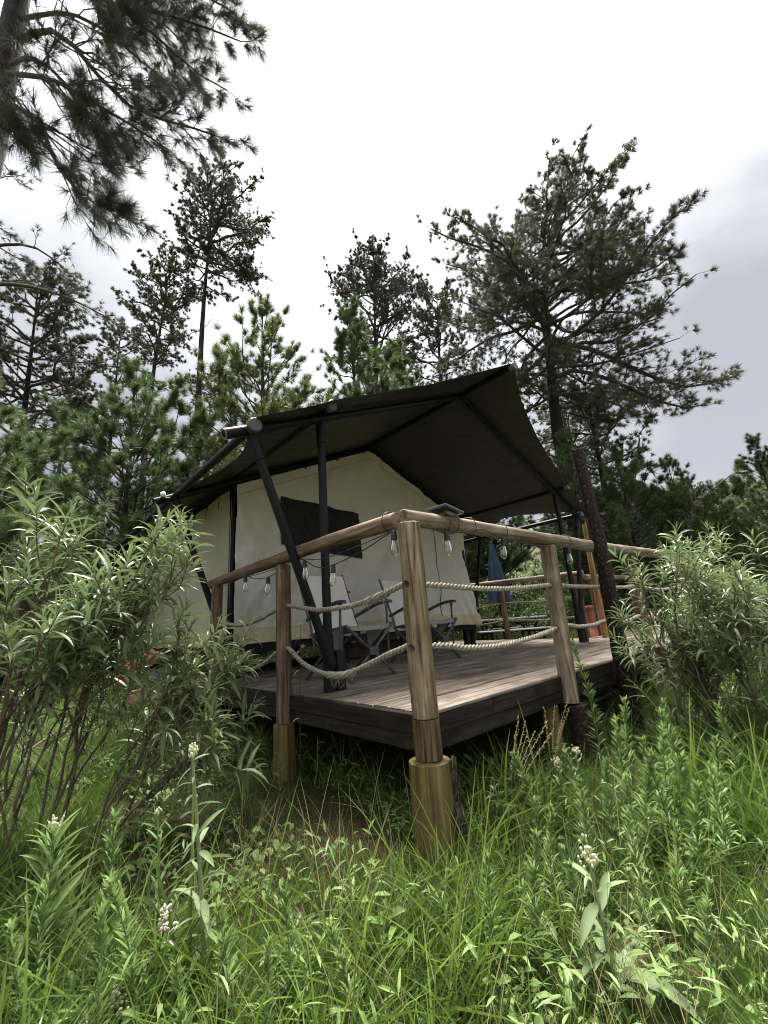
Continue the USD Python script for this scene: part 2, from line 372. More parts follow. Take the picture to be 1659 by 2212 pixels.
leaf('grass_far', (0.12, 0.15, 0.035), (0.28, 0.30, 0.09), None, 0.5, 0.35, 0.4, scale=0.5)
leaf('straw', (0.30, 0.24, 0.11), (0.50, 0.43, 0.24), None, 0.6, 0.25)
leaf('weed_leaf', (0.10, 0.165, 0.045), (0.19, 0.27, 0.085), (0.22, 0.28, 0.14), 0.45, 0.35, spec=0.25)
leaf('felt_leaf', (0.13, 0.185, 0.08), (0.22, 0.28, 0.135), (0.25, 0.30, 0.18), 0.6, 0.3, spec=0.25)
leaf('plume_leaf', (0.12, 0.195, 0.055), (0.26, 0.35, 0.12), None, 0.45, 0.3, spec=0.25)
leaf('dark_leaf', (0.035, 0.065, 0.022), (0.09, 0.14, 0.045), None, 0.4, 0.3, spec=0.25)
leaf('yellow_leaf', (0.45, 0.40, 0.08), (0.58, 0.52, 0.14), None, 0.5, 0.35)
plain('cream_bud', (0.46, 0.46, 0.29), 0.8, var=0.25, scale=80)
plain('dry_flower', (0.40, 0.35, 0.29), 0.9, var=0.3, scale=80)
plain('seed_tan', (0.33, 0.27, 0.13), 0.9, var=0.3, scale=80)
plain('shrub_stem', (0.12, 0.088, 0.064), 0.8, var=0.3, scale=14)
plain('felt_stem', (0.19, 0.235, 0.12), 0.7, var=0.2)
plain('green_stem', (0.13, 0.18, 0.07), 0.6, var=0.2)
plain('dead_twig', (0.030, 0.022, 0.018), 0.9)
mk('soil', {'g': ('geometry', {}), 'n': ('noise_texture', {'scale': 1.3, 'detail': 6.0, 'roughness': 0.65}), 'n2': ('noise_texture', {'scale': 30.0, 'detail': 5.0, 'roughness': 0.7}),
            'r': ('rgb_ramp', {'ramp': [(0.36, (0.035, 0.047, 0.014)), (0.52, (0.050, 0.052, 0.020)), (0.66, (0.085, 0.052, 0.032))]}),
            'r2': ('rgb_ramp', {'ramp': [(0.3, (0.55, 0.52, 0.5)), (0.7, (1.15, 1.1, 1.05))]}), 'mx': ('mix', {'mix_type': 'multiply', 'fac': 1.0}),
            'b': ('bump', {'strength': 0.9, 'distance': 0.03}), 'p': ('principled_bsdf', {'roughness': 0.95, 'specular_ior_level': 0.2})},
   [('g.position', 'n.vector'), ('g.position', 'n2.vector'), ('n.fac', 'r.fac'), ('n2.fac', 'r2.fac'), ('r.color', 'mx.color1'), ('r2.color', 'mx.color2'), ('mx.color', 'p.base_color'), ('n2.fac', 'b.height'), ('b.normal', 'p.normal')])


# ------------------------------------------------------------------ ground
def terrain(x, y):
    x, y = np.asarray(x, float), np.asarray(y, float)
    dx, dy = x - EYE[0], y - EYE[1]
    r = np.hypot(dx, dy)
    az = np.arctan2(dy, dx)                       # 0 = along +X, pi/2 = along +Y
    slope = np.interp(az, [-3.15, -1.2, -0.5, 0.0, 0.5, 1.6, 2.4, 3.15], [0.02, 0.03, 0.10, 0.20, 0.17, 0.11, 0.05, 0.02])
    rise = slope * np.maximum(r - 13, 0) ** 2 / (np.maximum(r - 13, 0) + 14)
    base = -0.63 + 0.055 * np.clip(y + 0.5, -1.5, 5) + 0.02 * np.clip(x, 0, 8)
    bumps = 0.07 * (fbm(np.stack([x * 0.9, y * 0.9, x * 0 + 3], -1), 3, 5) - 0.5) + 0.02 * np.clip(r - 10, 0, 40) * (fbm(np.stack([x * 0.12, y * 0.12, x * 0 + 9], -1), 3, 8) - 0.5)
    return base + rise + bumps


def tz(x, y):
    return float(terrain(x, y))


rr = np.r_[0, np.geomspace(0.35, 260, 110)]
aa = np.linspace(0, 2 * np.pi, 181)
RR, AA = np.meshgrid(rr, aa, indexing='ij')
X, Y = EYE[0] + RR * np.cos(AA), EYE[1] + RR * np.sin(AA)
obj('ground', MB().grid(np.stack([X, Y, terrain(X, Y)], -1)), 'soil', smooth=True, kind='structure')

# ------------------------------------------------------------------ deck
deck = thing('wooden_deck', 'raised weathered timber deck with dark edge beams in front of the tent', 'deck')
R1 = random.Random(3)


def plank(x0, x1, y0, y1, z1, t, seed):
    q = random.Random(seed)
    n = max(2, int((x1 - x0) / 0.35)); c = 0.006
    prof = [(-1, -t), (1, -t), (1, -c), (1 - 2 * c / (y1 - y0), 0), (-1 + 2 * c / (y1 - y0), 0), (-1, -c)]
    P = np.zeros((n + 1, 7, 3))
    for i in range(n + 1):
        x = x0 + (x1 - x0) * i / n
        w = q.uniform(-0.0022, 0.0022); dz = q.uniform(-0.0025, 0.0025)
        for k, (a, b) in enumerate(prof + prof[:1]):
            P[i, k] = (x, (y0 + y1) / 2 + a * (y1 - y0) / 2 + w, z1 + b + dz)
    m = MB().grid(P)
    for e, s in ((0, 1), (n, -1)):
        f = A([[0, 1, 2], [0, 2, 3], [0, 3, 4], [0, 4, 5]])
        m.add(P[e, :6], f[:, ::-s])
    return m


y = 0.004; row = 0
while y < 4.6:
    w = 0.140
    xs = [0.004]
    end = 8.4 if y < 1.35 else 5.41
    while xs[-1] < end - 1.2:
        xs.append(xs[-1] + R1.choice([1.22, 1.85, 2.44, 2.44, 3.05]))
    xs[-1] = end
    if len(xs) > 2 and xs[-1] - xs[-2] < 0.5:
        xs.pop(-2)
    for a, b in zip(xs[:-1], xs[1:]):
        obj('plank', plank(a + 0.002, b - 0.002, y + 0.0045, y + w - 0.0045, R1.uniform(-0.004, 0.0), 0.035, hash((row, int(a * 100)))), 'deck_wood', deck)
    y += w; row += 1
YD = y
# edge beams: an upper course of short lengths, a lower course set back a little
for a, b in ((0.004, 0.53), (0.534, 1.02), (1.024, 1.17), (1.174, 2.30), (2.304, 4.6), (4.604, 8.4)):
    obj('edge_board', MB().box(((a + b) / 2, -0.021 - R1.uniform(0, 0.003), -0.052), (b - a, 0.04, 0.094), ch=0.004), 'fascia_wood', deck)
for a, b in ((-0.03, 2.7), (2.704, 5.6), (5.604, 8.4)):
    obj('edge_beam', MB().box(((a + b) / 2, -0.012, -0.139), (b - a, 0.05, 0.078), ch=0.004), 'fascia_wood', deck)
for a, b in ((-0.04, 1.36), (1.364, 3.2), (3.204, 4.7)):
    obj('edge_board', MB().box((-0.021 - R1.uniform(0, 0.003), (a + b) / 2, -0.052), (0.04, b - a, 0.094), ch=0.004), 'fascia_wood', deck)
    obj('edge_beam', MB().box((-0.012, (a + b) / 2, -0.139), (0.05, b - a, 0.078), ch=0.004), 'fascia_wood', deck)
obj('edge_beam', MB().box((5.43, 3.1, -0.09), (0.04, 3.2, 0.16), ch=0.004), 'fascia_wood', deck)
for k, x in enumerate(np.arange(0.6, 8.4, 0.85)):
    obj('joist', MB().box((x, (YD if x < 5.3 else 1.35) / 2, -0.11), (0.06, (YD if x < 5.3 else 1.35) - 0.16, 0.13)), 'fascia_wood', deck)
for x, yy in ((0.55, 1.3), (2.4, 0.75), (2.4, 3.2), (5.2, 0.9), (5.2, 3.4), (0.55, 3.6), (7.6, 0.7)):
    obj('support_post', MB().tube([(x, yy, tz(x, yy) - 0.1), (x, yy, -0.18)], 0.09, 10), 'fascia_wood', deck)


# ------------------------------------------------------------------ logs: posts, pedestals, rails
def log(pts, r0, r1, seed, n=18, knots=3, rough=0.05, seg=0.05):
    """a log along pts (local), uneven girth, knots, chamfered ends; closed mesh"""
    q = np.random.default_rng(seed)
    p = np.asarray(pts, float)
    L = np.linalg.norm(np.diff(p, axis=0), axis=1).sum()
    m = max(6, int(L / seg)) + 1
    c = spline(p, m)
    t = np.linspace(0, 1, m)
    c = c + 0.05 * r0 * np.stack([fbm(np.stack([t * L * 2, t * 0 + seed, t * 0 + k], -1), 2, seed) - 0.5 for k in range(3)], -1) * 2
    c = np.vstack([c[:1], c[:1] + (c[1] - c[0]) * 0.08, c[1:-1], c[-1:] - (c[-1] - c[-2]) * 0.08, c[-1:]])
    t = np.r_[0, 0, t[1:-1], 1, 1]
    rad = r0 + (r1 - r0) * t
    rad[0] *= 0.9; rad[-1] *= 0.9
    mb = MB().tube(c, rad, n)
    v, f = mb.vf()
    k = (len(c)) * n
    ang = np.tile(np.arange(n) * 2 * np.pi / n, len(c)); tt = np.repeat(t, n); cc = np.repeat(c, n, 0)
    s = 1 + rough * 2 * (fbm(np.stack([np.cos(ang) * 1.6, np.sin(ang) * 1.6, tt * L * 3 + seed * 7.7], -1), 3, seed) - 0.5)
    for _ in range(knots):
        a0, t0, h = q.uniform(0, 2 * np.pi), q.uniform(0.08, 0.92), q.uniform(0.06, 0.14)
        da = (ang - a0 + np.pi) % (2 * np.pi) - np.pi
        s += h * np.exp(-(da / 0.45) ** 2 - ((tt - t0) * L / (0.6 * r0)) ** 2)
    v[:k] = cc + (v[:k] - cc) * s[:, None]
    return v, f


def drill(mesh, holes):
    """holes: (point, direction, radius, half length)"""
    tm = trimesh.Trimesh(*mesh, process=True)
    man = manifold3d.Manifold(manifold3d.Mesh(np.asarray(tm.vertices, np.float32), np.asarray(tm.faces, np.uint32)))
    for p, d, r, h in holes:
        cy = manifold3d.Manifold.cylinder(2 * h, r, r, 14, True)
        Rm = frame_z(d)
        cy = cy.transform(np.hstack([Rm, np.asarray(p, float)[:, None]]))
        man = man - cy
    return man


def post(name, label, x, y, zb, zt, r0, r1, seed, mat, lean=(0, 0), holes=(), group=None, cat='post', knots=3):
    """vertical log; lean = offset of the top; holes = (z, direction, radius, centre offset)"""
    H = zt - zb
    mesh = log([(0, 0, 0), (lean[0] * 0.5, lean[1] * 0.5, H * 0.5), (lean[0], lean[1], H)], r0, r1, seed, 20, knots)
    if holes:
        mesh = drill(mesh, [((o[0], o[1], z - zb), d, r, h) for z, d, r, o, h in holes])
    path = thing(name, label, cat, (x, y, zb), group=group)
    obj('log', mesh, mat, path, smooth=40)
    return path


P0 = (-0.06, -0.06)
post('rail_post', 'thick honey coloured corner post with two drilled rope holes, standing on a wide log stump', *P0, -0.004, 0.975, 0.0655, 0.062, 11, 'log_wood', (0.0, 0.0),
     [(0.64, (1, -0.25, 0.1), 0.021, (-0.06, 0.0), 0.06), (0.32, (1, -0.25, 0.1), 0.022, (-0.06, 0.0), 0.06)], knots=4)
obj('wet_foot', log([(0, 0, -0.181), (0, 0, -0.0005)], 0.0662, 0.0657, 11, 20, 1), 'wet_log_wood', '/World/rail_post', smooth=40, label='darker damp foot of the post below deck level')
p = thing('log_stump', 'wide yellow brown stump with a strip of bark, under the corner post', 'stump', (*P0, -0.75))
obj('log', log([(0, 0, 0), (0, 0, 0.565)], 0.108, 0.099, 21, 22, 0, 0.03), 'pedestal_wood', p, smooth=40)
# slab of bark peeling off its right side
bp = np.zeros((14, 5, 3))
for i in range(14):
    for j in range(5):
        a = -1.05 + (j - 2) * 0.20 + 0.1 * math.sin(i * 0.5)
        rr_ = 0.122 + 0.016 * noise((i * 0.7, j * 1.3, 2.0)) + 0.010 * (1 - abs(j - 2) / 2) + (0.012 if i > 9 else 0)
        w = 1 if i < 9 or j > 2 else 0.82
        bp[i, j] = (rr_ * math.cos(a * w), rr_ * math.sin(a * w) * (1 if i < 9 else 0.7), i * 0.043 + (0.012 * (j % 2)))
inner = bp.copy(); inner[..., :2] *= 0.88
m = MB().grid(bp); m.grid(inner[:, ::-1])
for ring in ((bp[:, 0], inner[:, 0]), (inner[:, -1], bp[:, -1])):
    m.grid(np.stack(ring, 1)[:, ::-1])
m.grid(np.stack([bp[-1], inner[-1]], 1))
obj('bark', m, 'flake_bark', p, smooth=50)

P1 = (-0.06, 1.36)
post('rail_post', 'dark weathered post on the left deck edge behind the slanted tent pole', *P1, -0.19, 0.955, 0.056, 0.058, 12, 'old_post_wood', (0, 0),
     [(0.64, (0, 1, 0), 0.019, (0, 0), 0.2), (0.328, (0, 1, 0), 0.019, (0, 0), 0.2)])
p = thing('log_stump', 'short golden brown stump in the grass under the left weathered post', 'stump', (*P1, -0.70))
obj('log', log([(0, 0, 0), (0, 0, 0.51)], 0.083, 0.078, 22, 20, 1, 0.04), 'pedestal_wood', p, smooth=40)
P5 = (-0.06, 2.77)
post('rail_post', 'brown post at the far left end of the left rail behind the shrub', *P5, -0.6, 0.955, 0.06, 0.055, 13, 'old_post_wood', (0, 0))

P2 = (1.50, -0.06)
post('rail_post', 'pale grey post leaning at the middle of the front rail', P2[0] - 0.07, P2[1], -0.19, 0.955, 0.06, 0.060, 14, 'rail_wood', (0.08, 0),
     [(0.645, (1, 0, 0), 0.021, (0.055, 0), 0.2), (0.328, (1, 0, 0), 0.021, (0.035, 0), 0.2)], knots=4)
p = thing('log_stump', 'bark covered stump below the pale grey front post', 'stump', (1.44, -0.10, -0.74))
obj('log', log([(0.03, -0.02, 0), (0.0, 0, 0.545)], 0.088, 0.072, 23, 20, 2, 0.1), 'dark_bark', p, smooth=40)
p = thing('log_stump', 'orange brown stump half hidden behind the bark covered stump', 'stump', (1.36, 0.07, -0.74))
obj('log', log([(0, 0, 0), (0, 0, 0.55)], 0.062, 0.06, 24, 18, 1, 0.04), 'pedestal_wood', p, smooth=40)

p = thing('bark_pole', 'tall leaning pole with rough dark bark standing higher than the front rail', 'pole', (2.36, -0.13, -0.75))
obj('log', log([(0, 0, 0), (-0.02, 0.0, 0.55), (-0.015, 0.0, 1.1), (0.02, 0, 1.75), (-0.055, 0, 2.70)], 0.072, 0.052, 31, 20, 9, 0.13, 0.035), 'dark_bark', p, smooth=50)
P4 = (3.31, -0.06)
post('rail_post', 'brown front rail post behind the right shrub', *P4, -0.7, 0.965, 0.058, 0.055, 15, 'old_post_wood', (0, 0))
post('rail_post', 'brown front rail post at the far right end behind the shrub', 5.1, -0.06, -0.7, 0.99, 0.056, 0.054, 16, 'old_post_wood', (0, 0))


def rail(name, label, pts, r0, r1, seed, mat='rail_wood', knots=6, group=None):
    pts = A(pts, float)
    Rm = frame_z(pts[-1] - pts[0])
    loc = (pts - pts[0]) @ Rm
    path = thing(name, label, 'rail', pts[0], Rm, group=group)
    obj('log', log(loc, r0, r1, seed, 18, knots, 0.07), mat, path, smooth=40)
    return path


rail('log_rail', 'long pale log rail running right from the corner post over the front posts', [(-0.10, -0.055, 1.005), (0.6, -0.06, 1.01), (1.5, -0.06, 1.012), (2.6, -0.05, 1.022), (4.0, -0.06, 1.045), (5.75, -0.06, 1.07)], 0.046, 0.055, 41, 'rail_wood', 7)
rail('log_rail', 'brown log rail running left from the corner post past the slanted tent pole', [(-0.055, 0.03, 1.012), (-0.06, 0.7, 1.022), (-0.06, 1.4, 1.012), (-0.06, 2.2, 1.0), (-0.06, 2.95, 0.985)], 0.050, 0.046, 42, 'old_post_wood', 6)

# far side of the deck
for yy, lab in ((2.97, 'thin brown post at the far right deck edge in front of the blue parasol'), (1.49, 'short brown post at the far right deck edge behind the steel poles')):
    post('rail_post', lab, 5.50, yy, -0.45, 0.99, 0.053, 0.05, 50 + int(yy), 'old_post_wood', (0, 0))
rail('log_rail', 'thin grey log rail across the far right edge of the deck', [(5.50, 1.36, 1.04), (5.5, 2.5, 1.06), (5.5, 3.5, 1.08), (5.5, 4.5, 1.08)], 0.042, 0.046, 43)
rail('log_rail', 'grey log rail along the far side of the walkway behind the bark pole', [(5.75, 1.45, 0.98), (7.0, 1.45, 1.0), (8.6, 1.45, 1.03)], 0.043, 0.045, 44)
for x in (6.0, 7.9):
    post('rail_post', 'brown post on the far side of the walkway, %s' % ('nearest the terracotta stove' if x < 7 else 'at its right end'), x, 1.45, -0.5, 0.95, 0.053, 0.05, int(x * 10), 'old_post_wood', (0, 0))
p = thing('split_timber', 'bright orange split timber standing upright on the deck behind the bark pole', 'timber', (5.32, 1.13, 0.0))
obj('log', log([(0, 0, 0), (0.0, 0, 0.9), (0.04, 0, 1.85)], 0.06, 0.036, 61, 8, 4, 0.12), 'orange_wood', p, smooth=35)


# ------------------------------------------------------------------ ropes
def rope(label, pts, r=0.0155, pitch=0.10, wraps=()):
    pts = A(pts, float)
    L = np.linalg.norm(np.diff(pts, axis=0), axis=1).sum()
    n = max(8, int(L / 0.0115))
    c = spline(pts, n)
    t = np.gradient(c, axis=0); t = unit(t)
    side = unit(np.cross(t, A([0, 0, 1.0]))); up = np.cross(side, t)
    s = np.r_[0, np.cumsum(np.linalg.norm(np.diff(c, axis=0), axis=1))]
    path = thing('rope', label, 'rope', pts[0]); r = r * 1.03
    for k in range(3):
        ph = 2 * np.pi * (s / pitch) + k * 2 * np.pi / 3
        q = c + 0.60 * r * (np.cos(ph)[:, None] * side + np.sin(ph)[:, None] * up) - pts[0]
        obj('strand', MB().tube(q, 0.52 * r * (1 + 0.06 * np.sin(s * 37 + k)), 7), 'rope_fibre', path, smooth=True)
    q = np.random.default_rng(int(L * 1000))
    fz = MB()
    for _ in range(int(L * 60)):
        i = q.integers(0, n); d = unit(q.normal(size=3) + A([0, 0, -0.3]))
        a = c[i] - pts[0] + d * r * 0.7
        b = a + d * q.uniform(0.006, 0.02) + t[i] * q.uniform(-0.015, 0.015)
        w = unit(np.cross(d, t[i])) * 0.0007
        fz.add([a - w, a + w, b], [[0, 1, 2]])
    obj('loose_fibres', fz, 'rope_fibre', path, kind='stuff')
    for (i0, i1) in wraps:
        sel = (s > i0) & (s < i1)
        w = c[sel] - pts[0]
        tw = np.arange(len(w))
        m = MB()
        hel = np.repeat(w, 6, 0)
        kk = np.arange(len(hel)); ph = kk * 2 * np.pi / 6 * 1.02
        hel = hel + (r * 1.25) * (np.cos(ph)[:, None] * np.repeat(side[sel], 6, 0) + np.sin(ph)[:, None] * np.repeat(up[sel], 6, 0))
        m.tube(hel, 0.0045, 5)
        for _ in range(26):
            a = w[q.integers(0, len(w))]; d = A([q.normal() * 0.3, q.normal() * 0.3, -1]) * q.uniform(0.02, 0.075)
            m.tube(spline([a, a + d * 0.5 + q.normal(size=3) * 0.008, a + d], 5), 0.0012, 3, False)
        obj('twine_wrap', m, 'rope_fibre', path)
    return path


rope('upper rope of the front railing, pulled nearly straight through the posts', [(0.0, -0.06, 0.642), (0.2, -0.06, 0.634), (0.5, -0.06, 0.620), (0.8, -0.06, 0.619), (1.1, -0.06, 0.628), (1.44, -0.06, 0.646), (1.9, -0.06, 0.637), (2.34, -0.06, 0.637), (2.9, -0.06, 0.632), (3.31, -0.06, 0.645), (4.2, -0.06, 0.61), (5.1, -0.06, 0.66)])
rope('lower rope of the front railing, sagging between the posts', [(0.0, -0.06, 0.325), (0.15, -0.06, 0.312), (0.35, -0.06, 0.284), (0.67, -0.06, 0.269), (1.0, -0.06, 0.285), (1.25, -0.06, 0.308), (1.44, -0.06, 0.330), (1.6, -0.06, 0.338), (1.8, -0.06, 0.318), (2.08, -0.06, 0.315), (2.34, -0.06, 0.333), (2.8, -0.06, 0.30), (3.31, -0.06, 0.342), (4.2, -0.06, 0.25), (5.1, -0.06, 0.34)])
rope('upper rope of the left railing, tied with brown twine near the corner post', [(-0.06, 0.0, 0.655), (-0.06, 0.06, 0.64), (-0.06, 0.206, 0.610), (-0.06, 0.5, 0.571), (-0.06, 0.846, 0.573), (-0.06, 1.087, 0.603), (-0.06, 1.33, 0.638), (-0.06, 1.491, 0.613), (-0.06, 1.786, 0.558), (-0.06, 2.133, 0.528), (-0.06, 2.5, 0.56), (-0.06, 2.77, 0.64)], wraps=((0.16, 0.34),))
rope('lower rope of the left railing, hanging lowest beside the black pole with frayed twine', [(-0.06, 0.0, 0.335), (-0.06, 0.06, 0.318), (-0.06, 0.189, 0.283), (-0.06, 0.411, 0.214), (-0.06, 0.584, 0.168), (-0.06, 0.755, 0.158), (-0.06, 0.913, 0.177), (-0.06, 1.101, 0.228), (-0.06, 1.309, 0.326), (-0.06, 1.482, 0.289), (-0.06, 1.734, 0.198), (-0.06, 2.064, 0.151), (-0.06, 2.45, 0.2), (-0.06, 2.77, 0.32)], wraps=((0.52, 0.80),))
rope('thin upper rope across the far right edge of the deck', [(5.5, 1.49, 0.66), (5.5, 2.2, 0.63), (5.5, 2.97, 0.663), (5.5, 3.8, 0.60), (5.5, 4.5, 0.66)], 0.013)
rope('thin lower rope across the far right edge of the deck', [(5.5, 1.49, 0.34), (5.5, 2.2, 0.31), (5.5, 2.97, 0.334), (5.5, 3.8, 0.27), (5.5, 4.5, 0.33)], 0.013)
rope('upper rope on the far side of the walkway', [(6.0, 1.45, 0.60), (6.9, 1.45, 0.55), (7.9, 1.45, 0.61)], 0.013)
rope('lower rope on the far side of the walkway', [(6.0, 1.45, 0.30), (6.9, 1.45, 0.22), (7.9, 1.45, 0.30)], 0.013)

# ------------------------------------------------------------------ tent
XL, XR, Y1, Y2, Y3, ZE, ZR, DO = 0.174, 4.448, 1.116, 3.0, 6.6, 2.205, 3.154, 0.636
XM = (XL + XR) / 2
SL = (ZR - ZE) / (XM - XL)
ZO = ZE - DO * SL
tent = thing('safari_tent', 'large beige canvas safari tent under a dark fly sheet on a black pipe frame', 'tent')
TR = 0.034
for yf in (Y1, Y2, Y3):
    for sx, xv in ((-1, XL), (1, XR)):
        d = sx
        obj('pole', MB().rod((xv, yf, 0.0), (xv, yf, ZE - 0.01), TR, 18), 'black_steel', tent, smooth=40)
        obj('pole_sleeve', MB().rod((xv, yf, ZE - 0.23), (xv, yf, ZE + 0.02), TR + 0.007, 18), 'black_steel', tent, smooth=40)
        obj('base_sleeve', MB().rod((xv, yf, 0.001), (xv, yf, 0.40), TR + 0.009, 18), 'black_steel', tent, smooth=40)
        if yf == Y1:
            obj('base_stub', MB().box((xv + 0.088, yf - 0.005, 0.142), (0.075, 0.075, 0.283), ch=0.004), 'dark_steel', tent)
        a, b = A([xv - sx * 0.01, yf - 0.03, 0.17]), A([xv + sx * DO, yf, ZO])
        dd = unit(b - a)
        obj('strut', MB().rod(a, b - dd * 0.05, TR, 18), 'black_steel', tent, smooth=40)
        obj('strut_sleeve', MB().rod(a + dd * 0.02, a + dd * 0.28, TR + 0.008, 18), 'black_steel', tent, smooth=40)
        obj('strut_sleeve', MB().rod(b - dd * 0.24, b - dd * 0.02, TR + 0.008, 18), 'black_steel', tent, smooth=40)
        tip = A([xv + sx * (DO + 0.19), yf, ZE - (DO + 0.19) * SL])
        top = A([XM, yf, ZR])
        e = unit(tip - top)
        obj('rafter', MB().rod(top, tip, TR, 18), 'black_steel', tent, smooth=40)
        eo = A([xv + sx * DO, yf, ZO])
        obj('rafter_sleeve', MB().rod(eo - e * 0.22, tip + e * 0.0, TR + 0.008, 20), 'black_steel', tent, smooth=40)
        obj('pipe_mouth', MB().lathe([(0.028, 0.0), (0.0425, 0.0), (0.0425, 0.004), (0.028, 0.004), (0.028, 0.0)], tip, 20, frame_z(e)), 'pipe_rim' if yf == Y1 and sx < 0 else 'black_steel', tent)
        obj('rafter_sleeve', MB().rod(A([xv, yf, ZE]) - e * 0.20, A([xv, yf, ZE]) + e * 0.12, TR + 0.006, 18), 'black_steel', tent, smooth=40)
for xv, zv, y0, cr, cm in ((XL, ZE + 0.045, 0.93, 0.047, 'cap_grey'), (XR, ZE + 0.045, 0.89, 0.047, 'cap_grey'), (XM, ZR + 0.02, 0.35, 0.046, 'cap_grey'), (XL - DO, ZO + 0.005, 1.025, 0.056, 'cap_dark'), (XR + DO, ZO + 0.005, 1.03, 0.05, 'cap_dark')):
    obj('purlin', MB().rod((xv, y0, zv), (xv, 7.0, zv), TR, 18), 'black_steel', tent, smooth=40)
    obj('end_cap', MB().lathe([(0, -0.012), (cr * 0.86, -0.012), (cr, -0.004), (cr, 0.018), (cr * 0.75, 0.026), (TR + 0.004, 0.06), (TR, 0.062)], (xv, y0, zv), 28, frame_z((0, 1, 0))), cm, tent, smooth=35)
obj('red_band', MB().lathe([(0.0455, 0), (0.0475, 0.004), (0.0475, 0.014), (0.0455, 0.018)], (XL - DO, 1.07, ZO + 0.005), 26, frame_z((0, 1, 0))), 'red_band', tent, smooth=40)


# fly sheet: two slopes
def fly_side(sx, front):
    """front: (x, y) of the front edge from ridge to outer eave"""
    front = A(front, float)
    ns, ny = 34, 60
    P = np.zeros((ns + 1, ny + 1, 3))
    fx = np.abs(front[:, 0] - XM)
    W = XM - XL + DO
    for i in range(ns + 1):
        u = i / ns
        for j in range(ny + 1):
            v = j / ny
            yf = np.interp(u * W, fx, front[:, 1])
            yy = yf + (7.1 - yf) * v ** 1.25
            # outer edge drawn in between the frames
            cat = 0.0
            for ya, yb, am in ((1.0, Y2, 0.30), (Y2, Y3, 0.42)):
                if ya < yy < yb:
                    cat = am * math.sin(math.pi * ((yy - ya) / (yb - ya)) ** 1.3)
            w = u * (W - cat * u ** 2)
            x = XM + sx * w
            z = ZR - SL * w + 0.055
            sag = 0.0
            for ya, yb in ((0.3, Y1), (Y1, Y2), (Y2, Y3)):
                if ya < yy < yb:
                    sag = math.sin(math.pi * (yy - ya) / (yb - ya)) * (0.045 if yb != Y1 else 0.0)
            z -= sag * math.sin(math.pi * min(1, u / 0.77)) * 1.1
            z += 0.010 * (noise((x * 2.1 + 7, yy * 1.7, sx)) - 0.5) + 0.03 * (u > 0.78) * (u - 0.78) * math.sin(yy * 19 + u * 9)
            if u > 0.78:
                z -= 0.02 * math.sin(math.pi * (u - 0.78) / 0.22)
            P[i, j] = (x, yy, z)
    return P


FL = fly_side(-1, [(XM, 0.36), (1.257, 0.727), (0.475, 0.80), (0.124, 0.83), (-0.146, 0.87), (-0.373, 0.96), (-0.47, 1.0)])
FR = fly_side(1, [(XM, 0.36), (2.737, 0.557), (2.997, 0.635), (3.407, 0.74), (3.776, 0.804), (4.111, 0.847), (4.401, 0.856), (4.689, 0.907), (5.09, 1.0)])
for P in (FL, FR):
    m = MB().grid(P)
    low = P.copy(); low[..., 2] -= 0.003
    m.grid(low[:, ::-1])
    obj('fly_sheet', m, 'fly_fabric', tent, smooth=True)


def wall_y(x, z):
    """front wall surface: soft folds, slack at the foot and on the right edge"""
    x, z = np.asarray(x, float), np.asarray(z, float)
    k = np.clip((2.1 - z) / 1.7, 0, 1)
    y = Y2 - 0.045
    y = y - 0.08 * k * (fbm(np.stack([x * 2.3 + 0.9 * z, z * 0.55, x * 0], -1), 3, 3) - 0.4)
    y = y - 0.085 * (fbm(np.stack([(x - 0.8 * z) * 3.2, (z + 0.7 * x) * 0.9, x * 0 + 4], -1), 3, 6) - 0.5)
    y = y - 0.045 * (fbm(np.stack([(x + 0.55 * z) * 8, (z - 0.5 * x) * 2.2, x * 0 + 8], -1), 3, 9) - 0.5)
    e = np.clip((x - 3.75) / 0.55, 0, 1) * np.clip((1.3 - z) / 1.0, 0, 1)
    y = y - 0.10 * e ** 1.5 - 0.03 * e * np.sin(x * 33 + z * 7)
    foot = np.clip((0.55 - z) / 0.2, 0, 1)
    y = y - 0.035 * foot * (0.6 + noise(np.stack([x * 5, z * 6, x * 0], -1)))
    return y


def wall_top(x):
    return ZR - SL * abs(x - XM) - 0.055


def wall_patch(x0, x1, zlo, zhi, nx, nz, off=0.0):
    """zlo, zhi: functions of x"""
    xs = np.linspace(x0, x1, nx)
    P = np.zeros((nx, nz, 3))
    for i, x in enumerate(xs):
        z = np.linspace(zlo(x), zhi(x), nz)
        P[i, :, 0] = x; P[i, :, 2] = z
        P[i, :, 1] = wall_y(np.full(nz, x), z) - off
    return P


def sheet(P, t=0.002):
    m = MB().grid(P)
    q = P.copy(); q[..., 1] += t
    m.grid(q[:, ::-1])
    for a, b in ((P[0], q[0]), (q[-1], P[-1])):
        m.grid(np.stack([a, b], 1)[:, ::-1])
    for a, b in ((q[:, 0], P[:, 0]), (P[:, -1], q[:, -1])):
        m.grid(np.stack([a, b], 1)[:, ::-1])
    return m


